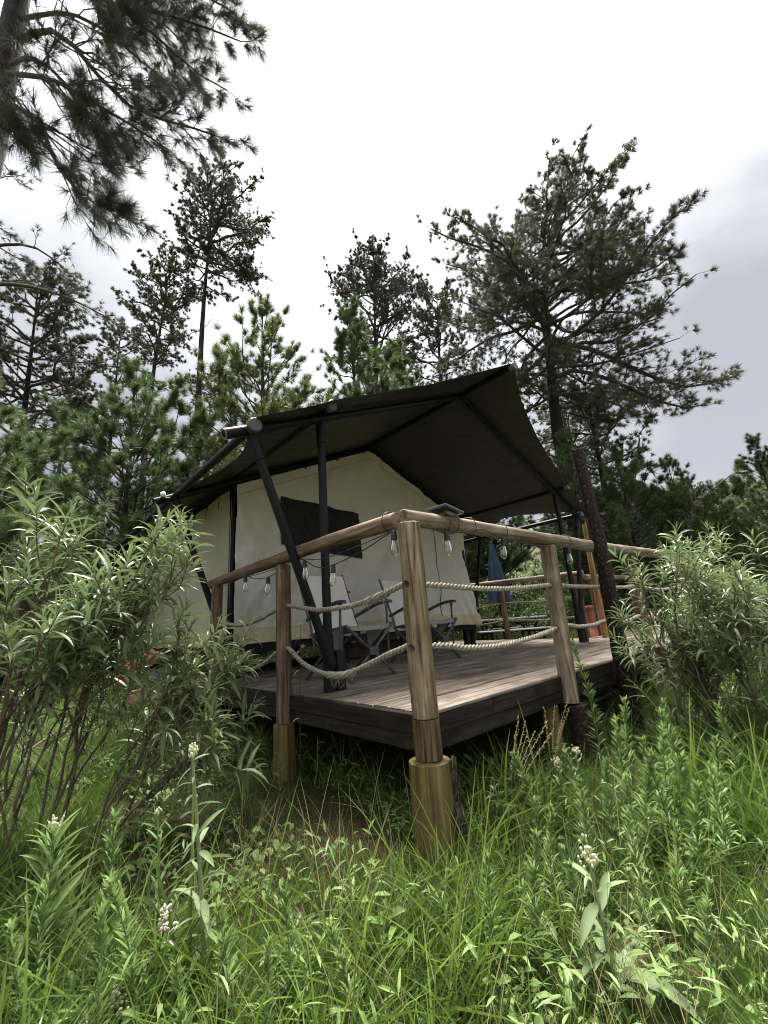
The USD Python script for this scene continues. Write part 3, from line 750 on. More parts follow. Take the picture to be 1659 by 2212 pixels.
HB, HT = 0.345, 0.50
obj('front_wall', sheet(wall_patch(XL + 0.02, XR + 0.02, lambda x: HT - 0.02, wall_top, 170, 100)), 'canvas', tent, smooth=True)
obj('mud_skirt', sheet(wall_patch(XL + 0.01, XR + 0.04, lambda x: HB - 0.02 * noise((x * 3, 0, 0)), lambda x: HT + 0.012 * noise((x * 2, 5, 0)), 170, 14, 0.006)), 'skirt', tent, smooth=True)
for xa, xb in ((XL + 0.03, XM), (XM, XR - 0.0)):
    obj('wall_seam', sheet(wall_patch(xa, xb, lambda x: wall_top(x) - 0.135, lambda x: wall_top(x) - 0.13, 160, 2, 0.006), 0.001), 'seam_thread', tent)
WA, WB = 0.755, 2.03
wt = lambda x: np.interp(x, [WA, WB], [2.10, 2.035])
wb_ = lambda x: np.interp(x, [WA, WB], [1.475, 1.365])
win = obj('window', sheet(wall_patch(WA, WB, wb_, wt, 130, 70, 0.018)), 'window_mesh', tent, smooth=True)
for k in range(2):
    zf = (lambda x: wt(x) - 0.005) if k else (lambda x: wb_(x) + 0.03)
    obj('window_tape', sheet(wall_patch(WA, WB, lambda x: zf(x) - 0.022, zf, 120, 2, 0.019), 0.001), 'window_hem', win)
for xs in (WA + 0.42, WA + 0.86):
    obj('window_tape', sheet(wall_patch(xs, xs + 0.02, wb_, wt, 2, 60, 0.019), 0.001), 'window_hem', win)
door = obj('door_panel', sheet(wall_patch(2.86, 3.64, lambda x: 0.52, lambda x: 2.12 - 0.12 * (x - 2.86) / 0.78, 60, 90, 0.008)), 'canvas', tent, smooth=True)
obj('zip', sheet(wall_patch(2.825, 2.86, lambda x: 0.75, lambda x: 2.14, 3, 90, 0.016)), 'window_mesh', door)
obj('zip', sheet(wall_patch(2.825, 3.50, lambda x: 2.115 - 0.09 * (x - 2.825) / 0.7, lambda x: 2.14 - 0.09 * (x - 2.825) / 0.7, 60, 2, 0.016)), 'window_mesh', door)
obj('zip', sheet(wall_patch(3.64, 3.655, lambda x: 0.5, lambda x: 1.96, 3, 90, 0.016)), 'window_mesh', door)
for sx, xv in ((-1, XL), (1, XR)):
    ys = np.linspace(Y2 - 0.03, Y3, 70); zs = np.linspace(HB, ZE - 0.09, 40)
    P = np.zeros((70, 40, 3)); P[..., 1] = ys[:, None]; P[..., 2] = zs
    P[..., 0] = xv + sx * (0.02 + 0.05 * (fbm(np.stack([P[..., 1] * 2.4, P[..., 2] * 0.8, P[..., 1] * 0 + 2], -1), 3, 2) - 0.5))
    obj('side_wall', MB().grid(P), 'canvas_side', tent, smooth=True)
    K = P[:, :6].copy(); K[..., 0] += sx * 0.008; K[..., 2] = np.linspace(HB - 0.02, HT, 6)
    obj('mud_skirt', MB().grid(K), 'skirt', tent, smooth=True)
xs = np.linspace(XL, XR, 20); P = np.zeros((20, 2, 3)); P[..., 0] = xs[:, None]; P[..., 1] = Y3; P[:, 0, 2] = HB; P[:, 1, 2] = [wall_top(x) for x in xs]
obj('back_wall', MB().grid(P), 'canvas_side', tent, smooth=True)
for sx in (-1, 1):
    for u in (0.06, 0.30, 0.55, 0.82):
        x = XM + sx * u * (XM - XL)
        z = wall_top(x)
        yy = float(wall_y(x, z))
        m = MB().box((x, yy - 0.012, z + 0.005), (0.022, 0.012, 0.075), roty(-sx * 0.25), 0.003)
        m.tube(spline([(x, yy - 0.012, z + 0.045), (x, yy - 0.03, z + 0.075), (x, yy - 0.005, z + 0.10)], 6), 0.004, 5)
        obj('hook', m, 'dark_steel', tent)
for yy in (3.35, 3.8, 4.3):
    m = MB().box((XL - 0.03, yy, ZE - 0.11), (0.012, 0.022, 0.07), None, 0.003)
    m.tube(spline([(XL - 0.03, yy, ZE - 0.14), (XL - 0.045, yy + 0.01, ZE - 0.2), (XL - 0.03, yy + 0.015, ZE - 0.27)], 6), 0.004, 5)
    obj('hook', m, 'dark_steel', tent)

plat = thing('tent_platform', 'low black steel floor frame on legs carrying the tent', 'platform')
for a, b in (((XL - 0.03, Y2 - 0.03, 0.29), (XR + 0.05, Y2 - 0.03, 0.29)), ((XL - 0.02, Y2, 0.29), (XL - 0.02, Y3, 0.29)), ((XR + 0.02, Y2, 0.29), (XR + 0.02, Y3, 0.29)), ((XL, Y3, 0.29), (XR, Y3, 0.29))):
    a, b = A(a), A(b)
    obj('floor_beam', MB().box((a + b) / 2, (max(0.06, abs(b - a)[0]), max(0.06, abs(b - a)[1]), 0.085), ch=0.003), 'dark_steel', plat)
obj('floor_panel', MB().box((XM, (Y2 + Y3) / 2 + 0.02, 0.31), (XR - XL - 0.06, Y3 - Y2 - 0.05, 0.02)), 'dark_steel', plat)
for x in (XL + 0.12, XM - 0.6, XM + 0.7, XR - 0.12):
    for yy in (Y2 + 0.03, Y3 - 0.1):
        z0 = 0.0 if yy < 4.5 else tz(x, yy)
        obj('leg', MB().box((x, yy, (0.245 + z0) / 2), (0.10, 0.08, 0.245 - z0), ch=0.003), 'dark_steel', plat)
obj('kick_board', MB().box((2.7, 3.28, 0.12), (2.3, 0.03, 0.2), ch=0.004), 'old_post_wood', plat)

p = thing('small_lamp', 'small white clip-on lamp on the tip of the far left roof pipe', 'lamp', (-0.60, 2.93, 1.88))
obj('lamp_head', MB().lathe([(0, -0.02), (0.022, -0.015), (0.03, 0.01), (0.02, 0.03), (0, 0.034)], (0, 0, 0.03), 14, frame_z((1, -0.5, 0.2))), 'white_plastic', p, smooth=40)
obj('clip', MB().box((0.03, 0, -0.01), (0.09, 0.03, 0.02), None, 0.003), 'dark_steel', p)

# ------------------------------------------------------------------ folding chairs (face -y, origin at front left foot)
def chair(label, loc, a, group=None):
    c = thing('camp_chair', label, 'chair', loc, rotz(a))
    W = 0.58
    T = 0.0125

    def slope_z(t):
        return 0.462 - 0.06 * t
    # seat with a curled front edge
    xs = np.linspace(0.02, W - 0.02, 16); ts = np.linspace(0, 1, 18)
    P = np.zeros((16, 18, 3))
    for i, x in enumerate(xs):
        s = math.sin(math.pi * i / 15)
        for j, t in enumerate(ts):
            P[i, j] = (x, -0.015 + 0.50 * t, slope_z(t) - 0.022 * s * (0.35 + t))
        P[i, 0, 2] -= 0.045; P[i, 0, 1] += 0.02; P[i, 1, 2] -= 0.01
    m = MB().grid(P); q = P.copy(); q[..., 2] -= 0.006; m.grid(q[:, ::-1])
    obj('seat', m, 'seat_cloth', c, smooth=50)
    # backrest, reclined
    zs = np.linspace(0, 1, 18)
    P = np.zeros((16, 18, 3))
    for i, x in enumerate(np.linspace(0.0, W, 16)):
        s = math.sin(math.pi * i / 15)
        for j, t in enumerate(zs):
            P[i, j] = (x, 0.46 + 0.20 * t + 0.035 * s * math.sin(math.pi * min(1, t + 0.2)), 0.40 + 0.575 * t - 0.012 * s * t)
    m = MB().grid(P); q = P.copy(); q[..., 1] += 0.006; m.grid(q[:, ::-1])
    obj('backrest', m, 'chair_cloth', c, smooth=50)
    # under-seat tail cloth
    tri = A([(0.36, 0.14, 0.43), (0.56, 0.10, 0.45), (0.54, 0.13, 0.36), (0.42, 0.17, 0.25)])
    obj('tail_cloth', MB().add(np.vstack([tri, tri + A([0, 0.004, 0])]), [[0, 1, 2], [0, 2, 3], [4, 6, 5], [4, 7, 6]]), 'seat_cloth', c)
    # crossed legs, front and rear
    for y0, y1, rear in ((0.0, 0.0, 0), (0.50, 0.60, 1)):
        zt = 0.445 if not rear else 0.40
        for a_, b_ in (((0.01, y0 + 0.012, zt), (W - 0.02, y1 - 0.012, 0.012)), ((W - 0.01, y0 - 0.012, zt), (0.02, y1 + 0.012, 0.012))):
            obj('leg', MB().rod(a_, b_, T, 12), 'chair_metal', c, smooth=40)
        hz = (zt + 0.012) / 2; hy = (y0 + y1) / 2
        hub = obj('hub_bracket', MB().box((W / 2, hy - 0.022, hz), (0.105, 0.012, 0.075), roty(0.12), 0.012), 'chair_metal', c)
        if not rear:
            for dx, dz in ((-0.04, 0.02), (0.04, 0.02), (-0.035, -0.022), (0.035, -0.022)):
                obj('rivet', MB().lathe([(0, 0), (0.005, 0), (0.004, 0.003), (0, 0.004)], (W / 2 + dx, hy - 0.028, hz + dz), 8, frame_z((0, -1, 0))), 'rivet', hub)
        for x in (0.02, W - 0.02):
            obj('foot', MB().lathe([(0, 0), (0.019, 0), (0.02, 0.012), (0.014, 0.03), (0, 0.03)], (x, y1, 0.0), 12), 'chair_plastic', c, smooth=40)
    # side legs: from the front foot back and up to the back, arm post, upright, arm
    for x, sx in ((0.0, -1), (W, 1)):
        obj('leg', MB().rod((x, 0.03, 0.015), (x, 0.50, 0.40), T, 12), 'chair_metal', c, smooth=40)
        obj('leg', MB().rod((x, 0.06, 0.44), (x, 0.58, 0.015), T, 12), 'chair_metal', c, smooth=40)
        obj('arm_post', MB().rod((x + sx * 0.012, 0.09, 0.06), (x - 0.035 * 1, 0.03, 0.625), 0.0115, 12), 'chair_metal', c, smooth=40)
        obj('back_upright', MB().tube(spline([(x, 0.44, 0.26), (x, 0.48, 0.42), (x - 0.01, 0.56, 0.66), (x - 0.015, 0.675, 0.99)], 14), T, 12), 'chair_metal', c, smooth=40)
        pts = spline([(x - 0.035, -0.035, 0.655), (x - 0.033, 0.03, 0.662), (x - 0.02, 0.2, 0.640), (x, 0.38, 0.59), (x, 0.55, 0.535)], 16)
        P = []
        for k, w in enumerate(pts):
            hw = 0.026 if k > 0 else 0.018
            if k > 11:
                hw = 0.02
            P.append([w + A([-hw, 0, -0.008]), w + A([-hw * 0.8, 0, 0.011]), w + A([hw * 0.8, 0, 0.011]), w + A([hw, 0, -0.008]), w + A([hw * 0.6, 0, -0.018]), w + A([-hw * 0.6, 0, -0.018]), w + A([-hw, 0, -0.008])])
        P = A(P)
        m = MB().grid(P)
        for e in (0, -1):
            m.add(P[e, :6], [[0, 1, 2], [0, 2, 3], [0, 3, 4], [0, 4, 5]])
        obj('armrest', m, 'chair_plastic', c, smooth=40)
        obj('arm_socket', MB().rod((x - 0.034, 0.03, 0.60), (x - 0.034, 0.03, 0.645), 0.018, 12), 'chair_plastic', c, smooth=40)
        obj('cord_knob', MB().box((x, 0.60, 0.80), (0.03, 0.03, 0.02), None, 0.004), 'chair_plastic', c)
    obj('rail_bar', MB().rod((0, 0.0, 0.452), (0, 0.50, 0.395), T, 12), 'chair_metal', c, smooth=40)
    obj('rail_bar', MB().rod((W, 0.0, 0.452), (W, 0.50, 0.395), T, 12), 'chair_metal', c, smooth=40)
    P = np.zeros((8, 8, 3))
    for i, u in enumerate(np.linspace(0, 1, 8)):
        for j, v in enumerate(np.linspace(0, 1, 8)):
            P[i, j] = (-0.022 - 0.02 * math.sin(math.pi * u) * v, 0.02 + 0.24 * u + 0.02 * v, 0.45 - 0.06 * u - (0.19 - 0.03 * u) * v)
    m = MB().grid(P); q = P.copy(); q[..., 0] += 0.008; m.grid(q[:, ::-1])
    obj('side_pocket', m, 'pocket_cloth', c, smooth=50)
    return c


chair('grey folding armchair with side pocket standing nearest the black pole', (0.51, 1.33, 0.0), math.radians(5))
chair('grey folding armchair standing behind the corner post near the tent door', (1.83, 1.62, 0.0), math.radians(5))

# ------------------------------------------------------------------ string lights and solar panel
string = thing('string_lights', 'black cable with clear filament bulbs hung along both log rails', 'string lights')
cb = [(-0.03, -0.11, 0.955), (-0.10, 0.022, 0.945), (-0.10, 0.3, 0.885), (-0.10, 0.617, 0.845), (-0.1, 0.8, 0.855), (-0.1, 0.975, 0.93), (-0.09, 1.12, 0.965), (-0.1, 1.3, 0.925), (-0.10, 1.541, 0.882), (-0.1, 1.8, 0.905), (-0.10, 1.987, 0.945), (-0.1, 2.4, 0.92), (-0.09, 2.8, 0.95)]
obj('cable', MB().tube(spline(cb, 120), 0.0035, 6), 'cable', string, smooth=True)
obj('cable', MB().tube(spline([(-0.10, 0.01, 0.95), (-0.115, 0.35, 0.915), (-0.105, 0.75, 0.905), (-0.1, 1.1, 0.955), (-0.11, 1.5, 0.93), (-0.105, 1.9, 0.935), (-0.1, 2.3, 0.96)], 80), 0.003, 6), 'cable', string, smooth=True)
cr = [(-0.03, -0.12, 0.955), (0.1, -0.10, 0.945), (0.21, -0.1, 0.943), (0.32, -0.11, 0.95), (0.45, -0.112, 0.975), (0.56, -0.115, 0.99), (0.7, -0.105, 0.965), (0.806, -0.1, 0.953), (1.0, -0.09, 0.945), (1.3, -0.1, 0.935), (1.6, -0.1, 0.955), (1.779, -0.1, 0.955), (2.1, -0.1, 0.945), (2.5, -0.1, 0.95)]
obj('cable', MB().tube(spline(cr, 140), 0.0035, 6), 'cable', string, smooth=True)
for x in (0.22, 0.30, 0.47, 0.83, 1.80):
    t = np.linspace(0.3, 2 * np.pi + 0.6, 26)
    obj('cable_loop', MB().tube(np.stack([x + 0.03 * np.linspace(0, 1, 26), -0.058 + 0.062 * np.cos(t), 1.01 + 0.060 * np.sin(t)], 1), 0.0028, 5), 'cable', string, smooth=True)
for yy in (0.08, 1.14):
    t = np.linspace(0.3, 2 * np.pi + 0.6, 26)
    obj('cable_loop', MB().tube(np.stack([-0.06 + 0.061 * np.cos(t), yy + 0.03 * np.linspace(0, 1, 26), 1.018 + 0.058 * np.sin(t)], 1), 0.0028, 5), 'cable', string, smooth=True)
for bx, by, bz, tl in ((-0.10, 0.022, 0.945, 0.03), (-0.10, 0.617, 0.845, 0.06), (-0.10, 0.975, 0.93, -0.05), (-0.10, 1.541, 0.882, 0.05), (-0.10, 1.987, 0.945, -0.02), (0.21, -0.10, 0.943, 0.02), (0.806, -0.10, 0.953, 0.09), (1.779, -0.10, 0.955, 0.04)):
    Rb = rotx(tl) @ roty(tl * 0.7)
    o = A([bx, by, bz])
    s = obj('lamp_socket', MB().lathe([(0, 0.004), (0.009, 0.004), (0.0155, -0.006), (0.0165, -0.026), (0.0175, -0.028), (0.0175, -0.050), (0.0150, -0.052), (0.0135, -0.046), (0, -0.046)], o, 16, Rb), 'cable', string, smooth=30)
    obj('bulb', MB().lathe([(0.0115, -0.050), (0.0135, -0.060), (0.0190, -0.082), (0.0222, -0.102), (0.0215, -0.118), (0.0165, -0.131), (0.0085, -0.138), (0, -0.1395)], o, 20, Rb), 'bulb_glass', s, smooth=True)
    f = MB()
    f.rod(o + Rb @ A([0, 0, -0.05]), o + Rb @ A([0, 0, -0.08]), 0.0045, 8, 0.0025)
    for k in range(4):
        a = k * 1.57 + 0.4
        f.rod(o + Rb @ A([0.004 * math.cos(a), 0.004 * math.sin(a), -0.075]), o + Rb @ A([0.010 * math.cos(a), 0.010 * math.sin(a), -0.115]), 0.0011, 4)
    obj('filament', f, 'filament', s)
p = thing('solar_panel', 'small solar panel strapped on top of the front rail', 'solar panel', (0.275, -0.06, 1.085), rotz(0.12) @ rotx(-0.02) @ roty(0.10))
obj('frame', MB().box((0, 0, 0), (0.20, 0.13, 0.012), None, 0.003), 'pvc_grey', p)
obj('rim', MB().box((0, 0, 0.0075), (0.202, 0.132, 0.003)), 'panel_frame', p)
obj('cell', MB().box((0, 0, 0.010), (0.18, 0.11, 0.003)), 'panel_cell', p)
obj('battery_box', MB().box((0.02, 0, -0.022), (0.13, 0.08, 0.025), None, 0.006), 'grey_plastic', p)
obj('foot', MB().box((0.02, 0, -0.036), (0.05, 0.05, 0.03), None, 0.004), 'chair_plastic', p)

# ------------------------------------------------------------------ picnic table, parasol, clay stove, red sheet
TC = A([6.95, 3.88]); tdir = unit(A([7.513 - 6.408, 3.384 - 4.371])); ta = math.atan2(tdir[1], tdir[0]); TZ = 0.375
tg = tz(*TC)
p = thing('picnic_table', 'grey picnic table with two benches beyond the far deck rail', 'table', (*TC, tg), rotz(ta))
h = TZ - tg
xs = np.linspace(-0.78, 0.78, 25)
sq = MB().box((0, 0, h - 0.02), (1.62, 0.74, 0.04), None, 0.012)
obj('tabletop', sq, 'table_grey', p)
for s in (-1, 1):
    obj('bench', MB().box((0, s * 0.66, h * 0.60), (1.62, 0.26, 0.035), None, 0.012), 'table_grey', p)
    for q in (-1, 1):
        obj('leg', MB().box((q * 0.55, s * 0.22, h / 2 - 0.03), (0.055, 0.055, h - 0.02), rotx(-s * 0.22)), 'dark_steel', p)
        obj('leg', MB().box((q * 0.55, s * 0.70, h * 0.29), (0.05, 0.05, h * 0.6)), 'dark_steel', p)
    obj('cross_bar', MB().box((s * 0.55, 0, h * 0.5), (0.04, 1.42, 0.04)), 'dark_steel', p)
    obj('brace', MB().rod((s * 0.52, 0, h * 0.5), (s * 0.12, 0, h - 0.05), 0.018, 6), 'dark_steel', p)
p = thing('parasol', 'closed navy blue parasol standing through the picnic table', 'parasol', (TC[0] - 0.1, TC[1] + 0.05, tg))
H = 2.12 - tg
obj('pole', MB().rod((0, 0, 0), (0, 0, H + 0.02), 0.022, 10), 'dark_steel', p, smooth=40)
n = 40; z = np.r_[np.linspace(0.70 - tg, 1.60 - tg, 16), np.linspace(1.62 - tg, H, 8)]
prof = np.r_[np.linspace(0.235, 0.125, 16), np.linspace(0.115, 0.04, 8)]
P = np.zeros((24, n + 1, 3))
for i in range(24):
    for j in range(n + 1):
        a = 2 * np.pi * j / n
        f = 1 + (0.30 * np.cos(a * 8) - 0.08 * np.cos(a * 3 + 1)) * (0.4 + 0.6 * (1 - i / 23))
        P[i, j] = (prof[i] * f * math.cos(a) + 0.03 * (1 - i / 23), prof[i] * f * math.sin(a), z[i] - (0.05 * math.cos(a * 8) if i == 0 else 0))
obj('canopy', MB().grid(P[:16]), 'umbrella_cloth', p, smooth=True)
obj('vent_cap', MB().grid(P[15:] * A([1.06, 1.06, 1.0])), 'umbrella_cloth', p, smooth=True)
obj('finial', MB().lathe([(0, 0.03), (0.03, 0.02), (0.035, 0), (0, -0.02)], (0, 0, H + 0.02), 10), 'chair_plastic', p, smooth=True)

cg = tz(6.47, 1.72)
p = thing('clay_stove', 'terracotta chimney stove with a round firebox on the ground behind the deck', 'stove', (6.47, 1.78, cg), None, 1.0)
zz = 0.50 - cg
ch = drill(trimesh_mesh := MB().lathe([(0, 0), (0.13, 0.0), (0.20, 0.07), (0.235, 0.20), (0.22, 0.33), (0.165, 0.43), (0.12, 0.50), (0.105, 0.60), (0.10, zz - 0.06), (0.135, zz - 0.05), (0.14, zz - 0.01), (0.13, zz), (0.095, zz), (0.09, zz - 0.2), (0, zz - 0.2)], (0, 0, 0), 28).vf(),
           [((-0.17, -0.14, 0.20), (0.78, 0.62, 0), 0.10, 0.16)])
obj('body', ch, 'terracotta', p, smooth=40)
obj('mouth_lip', MB().lathe([(0.10, 0), (0.125, 0), (0.125, 0.05), (0.10, 0.05), (0.10, 0)], (-0.150, -0.122, 0.20), 22, frame_z((-0.78, -0.62, 0))), 'terracotta', p, smooth=40)
obj('firebox', MB().lathe([(0, 0), (0.092, 0.001), (0.092, 0.06), (0, 0.06)], (-0.04, -0.03, 0.20), 16, frame_z((-0.78, -0.62, 0))), 'soot', p)

Q = A([(-0.640, 4.42, 0.115), (-0.50, 4.30, 0.225), (-0.334, 4.124, 0.335), (-0.217, 4.03, 0.300)])
Q2 = A([(-0.545, 4.43, -0.02), (-0.43, 4.30, 0.08), (-0.30, 4.13, 0.17), (-0.235, 4.06, 0.215)])
P = np.stack([spline(Q, 20), spline((Q + Q2) / 2 + A([-0.03, -0.05, 0.0]), 20), spline(Q2, 20)], 1)
P = P + 0.012 * (noise(P * 9) - 0.5)[..., None]
m = MB().grid(P); q = P + A([0.012, 0.018, 0.0]); m.grid(q[:, ::-1])
m.grid(np.stack([P[:, 0], q[:, 0]], 1)); m.grid(np.stack([q[:, -1], P[:, -1]], 1))
obj('red_sheet', m, 'red_plastic', smooth=50, label='faded red plastic sheet sloping beside the left edge of the tent', cat='sheet')
bc = A([-0.30, 3.83, -0.115]); bd = unit(A([0.385, -0.38, 0.05]))
bR = np.stack([bd, unit(np.cross([0, 0, 1.0], bd)), np.cross(bd, unit(np.cross([0, 0, 1.0], bd)))], 1)
obj('timber_beam', MB().box((0, 0, 0), (0.62, 0.10, 0.135), None, 0.008), 'plank_tan', loc=bc, R=bR, label='tan sawn timber beam lying under the red sheet', cat='beam')
p = thing('bucket', 'small grey bucket between the red sheet and the timber beam', 'bucket', (-0.24, 4.05, -0.06))
obj('shell', MB().lathe([(0, 0), (0.085, 0), (0.105, 0.17), (0.112, 0.172), (0.112, 0.182), (0.1, 0.182), (0.08, 0.01), (0, 0.01)], (0, 0, 0), 20), 'cap_grey', p, smooth=40)
obj('handle', MB().tube(spline([(-0.108, 0, 0.165), (-0.07, -0.06, 0.12), (0, -0.10, 0.10), (0.07, -0.06, 0.12), (0.108, 0, 0.165)], 16), 0.003, 5), 'dark_steel', p, smooth=True)

# ------------------------------------------------------------------ vegetation tools
def tubes(P, Rd, n=4):
    """many tubes of the same number of points: P (B, K, 3), Rd (B, K)"""
    B, K = P.shape[:2]
    t = unit(np.gradient(P, axis=1))
    a = unit(np.cross(t, A([0.31, 0.52, 0.79]))); b = np.cross(t, a)
    ang = np.arange(n) * 2 * np.pi / n
    v = P[:, :, None] + Rd[:, :, None, None] * (np.cos(ang)[:, None] * a[:, :, None] + np.sin(ang)[:, None] * b[:, :, None])
    i, j = np.meshgrid(np.arange(K - 1), np.arange(n), indexing='ij')
    q = np.stack([i * n + j, i * n + (j + 1) % n, (i + 1) * n + (j + 1) % n, (i + 1) * n + j], -1).reshape(-1, 4)
    q = np.vstack([q[:, [0, 1, 2]], q[:, [0, 2, 3]]])
    f = (np.arange(B)[:, None, None] * (K * n) + q[None]).reshape(-1, 3)
    return v.reshape(-1, 3), f


def tuft_mesh(pos, axis, n, length, width, g, back=0.35, smin=0.2, smax=1.2, droop=0.12):
    """brushes of thin needles"""
    N = len(pos)
    ax = unit(axis)
    d = g.normal(size=(N, n, 3)); d -= (d * ax[:, None]).sum(-1, keepdims=True) * ax[:, None]; d = unit(d)
    sp = g.uniform(smin, smax, (N, n, 1))
    d = unit(np.cos(sp) * ax[:, None] + np.sin(sp) * d)
    ln = length * g.uniform(0.7, 1.1, (N, n, 1)) * g.uniform(0.75, 1.15, (N, 1, 1))
    base = pos[:, None] - ax[:, None] * (g.uniform(0, 1, (N, n, 1)) * back * length)
    tip = base + d * ln - A([0, 0, 1.0]) * droop * ln
    w = unit(np.cross(d, g.normal(size=(N, n, 3)))) * width / 2
    V = np.stack([base - w, base + w, tip], 2).reshape(-1, 3)
    return V, np.arange(len(V)).reshape(-1, 3)


def along(P, u):
    """points and directions at u (B,) on polylines P (B, K, 3)"""
    K = P.shape[1]
    x = np.clip(u, 0, 0.999) * (K - 1); i = x.astype(int); f = (x - i)[:, None]
    r = np.arange(len(P))
    return P[r, i] * (1 - f) + P[r, i + 1] * f, unit(P[r, i + 1] - P[r, i])


def walk(s, d, L, K, curl, wob, g):
    """curved polylines from s along d: curl bends upward, wob wanders"""
    B = len(s)
    P = np.zeros((B, K, 3)); P[:, 0] = s
    d = unit(d.copy()); st = L / (K - 1)
    for k in range(1, K):
        d = unit(d + A([0, 0, 1.0]) * (curl / (K - 1))[:, None] + g.normal(size=(B, 3)) * wob)
        P[:, k] = P[:, k - 1] + d * st[:, None]
    return P


def pine(seed, trunk, r0, cb, Rf, nb, el, curl, needles, twigs, wob=0.10, thick=1.0, limbs=(), u0=0.35, dead=0, sub=2.0, alongt=0.0):
    """trunk: points from the ground up; crown from height fraction cb; Rf(t, az) branch length; el: branch rise at crown foot and top (radians);
    needles: (count, length, width); twigs: branchlets per metre. Returns (trunk, branches, needles) meshes"""
    g = np.random.default_rng(seed)
    c = spline(trunk, 40)
    tt = np.linspace(0, 1, 40)
    rad = r0 * (1 - 0.93 * tt ** 1.1) * (1 + 0.35 * np.exp(-tt * 25))
    tm = MB().tube(c, rad, 14)
    v, f = tm.vf()
    k = 40 * 14
    cc = np.repeat(c, 14, 0); ang = np.tile(np.arange(14), 40)
    v[:k] = cc + (v[:k] - cc) * (1 + 0.12 * (noise(np.stack([ang * 1.0, np.repeat(tt, 14) * 60, ang * 0 + seed], -1)) - 0.5))[:, None]
    tm = (v, f)
    # primary branches
    h = cb + (1 - cb) * np.sort(g.uniform(0, 1, nb)) ** 0.9
    t = (h - cb) / (1 - cb)
    az = np.arange(nb) * 2.399 + g.uniform(-0.5, 0.5, nb)
    L = A([Rf(a, b) for a, b in zip(t, az)]) * g.uniform(0.72, 1.12, nb)
    e = el[0] + (el[1] - el[0]) * t + g.normal(size=nb) * 0.12
    s, _ = along(np.repeat(c[None], nb, 0), h)
    d = np.stack([np.cos(az) * np.cos(e), np.sin(az) * np.cos(e), np.sin(e)], 1)
    K = 9
    P = walk(s, d, L, K, np.full(nb, curl), wob, g)
    ph = g.uniform(0, 6.28, (nb, 1)); uu = np.linspace(0, 1, K)[None]
    P = P + (np.sin(uu * g.uniform(5, 10, (nb, 1)) + ph) - np.sin(ph))[..., None] * (g.normal(size=(nb, 1, 3)) * 0.05 * L[:, None, None]) * uu[..., None] ** 0.7
    if len(limbs):
        P = np.concatenate([P, A([spline(l, K) for l in limbs])]); L = np.r_[L, [np.linalg.norm(np.diff(A(l), axis=0), axis=1).sum() for l in limbs]]
    br = np.clip(0.018 * L ** 0.8, 0.008, 0.12) * thick
    taper = np.linspace(1, 0.22, K)
    mesh = MB().add(*tubes(P, br[:, None] * taper, 6))
    if dead:
        hd = g.uniform(cb * 0.35, cb, dead); ad = g.uniform(0, 6.28, dead)
        sd, _ = along(np.repeat(c[None], dead, 0), hd)
        Ld = g.uniform(0.1, 0.35, dead) * (Rf(0.2, 0) + 0.5)
        D = walk(sd, np.stack([np.cos(ad), np.sin(ad), g.uniform(-0.3, 0.4, dead)], 1), Ld, 6, g.uniform(-0.6, 0.6, dead), 0.18, g)
        mesh.add(*tubes(D, np.clip(0.012 * Ld, 0.006, 0.03)[:, None] * np.linspace(1, 0.3, 6) * thick, 4))
    # branchlets
    cnt = np.maximum(2, (L * twigs).astype(int)); idx = np.repeat(np.arange(len(L)), cnt)
    u = u0 + (1 - u0) * g.uniform(0, 1, len(idx)) ** 0.8
    s, d = along(P[idx], u)
    side = unit(np.cross(d, A([0, 0, 1.0]))) * np.where(g.uniform(size=len(idx)) < 0.5, -1, 1)[:, None]
    d2 = unit(d * g.uniform(0.5, 1.1, (len(idx), 1)) + side * g.uniform(0.3, 1.0, (len(idx), 1)) + A([0, 0, 1.0]) * g.uniform(-0.15, 0.5, (len(idx), 1)))
    l2 = np.clip(0.42 * L[idx] * (1.12 - u), 0.12, 1.5) * g.uniform(0.6, 1.15, len(idx))
    tipd = along(P, np.full(len(P), 0.99))[1]
    s = np.vstack([s, P[:, -1]]); d2 = np.vstack([d2, tipd]); l2 = np.r_[l2, np.clip(0.12 * L, 0.1, 0.4)]
    P2 = walk(s, d2, l2, 6, np.full(len(s), curl * 0.6), wob * 1.5, g)
    mesh.add(*tubes(P2, np.clip(0.012 * l2 ** 0.7, 0.003, 0.02)[:, None] * np.linspace(1, 0.35, 6) * thick, 4))
    # twigs
    c3 = np.maximum(1, np.round(l2 * sub * 2.2 + g.uniform(0, 0.8, len(l2)))).astype(int); i3 = np.repeat(np.arange(len(l2)), c3)
    s3, d3 = along(P2[i3], 0.25 + 0.75 * g.uniform(size=len(i3)))
    d3 = unit(d3 + g.normal(size=d3.shape) * 0.5 + A([0, 0, 0.22]))
    l3 = np.clip(l2[i3] * 0.35, 0.06, 0.32) * g.uniform(0.6, 1.2, len(i3))
    P3 = walk(s3, d3, l3, 4, np.full(len(i3), curl), wob * 1.5, g)
    mesh.add(*tubes(P3, np.full((len(i3), 4), 0.0032 * thick), 3))
    tp = np.vstack([P2[:, -1], P3[:, -1]]); td = np.vstack([P2[:, -1] - P2[:, -2], P3[:, -1] - P3[:, -2]])
    td = unit(td) + A([0, 0, 0.25])
    if alongt:
        n4 = int(alongt * len(P2)); i4 = g.integers(0, len(P2), n4); s4, d4 = along(P2[i4], g.uniform(0.35, 0.95, n4))
        tp = np.vstack([tp, s4]); td = np.vstack([td, d4 + g.normal(size=d4.shape) * 0.3 + A([0, 0, 0.3])])
    nd = tuft_mesh(tp, td, needles[0], needles[1], needles[2], g)
    return tm, mesh.vf(), nd, len(tp)


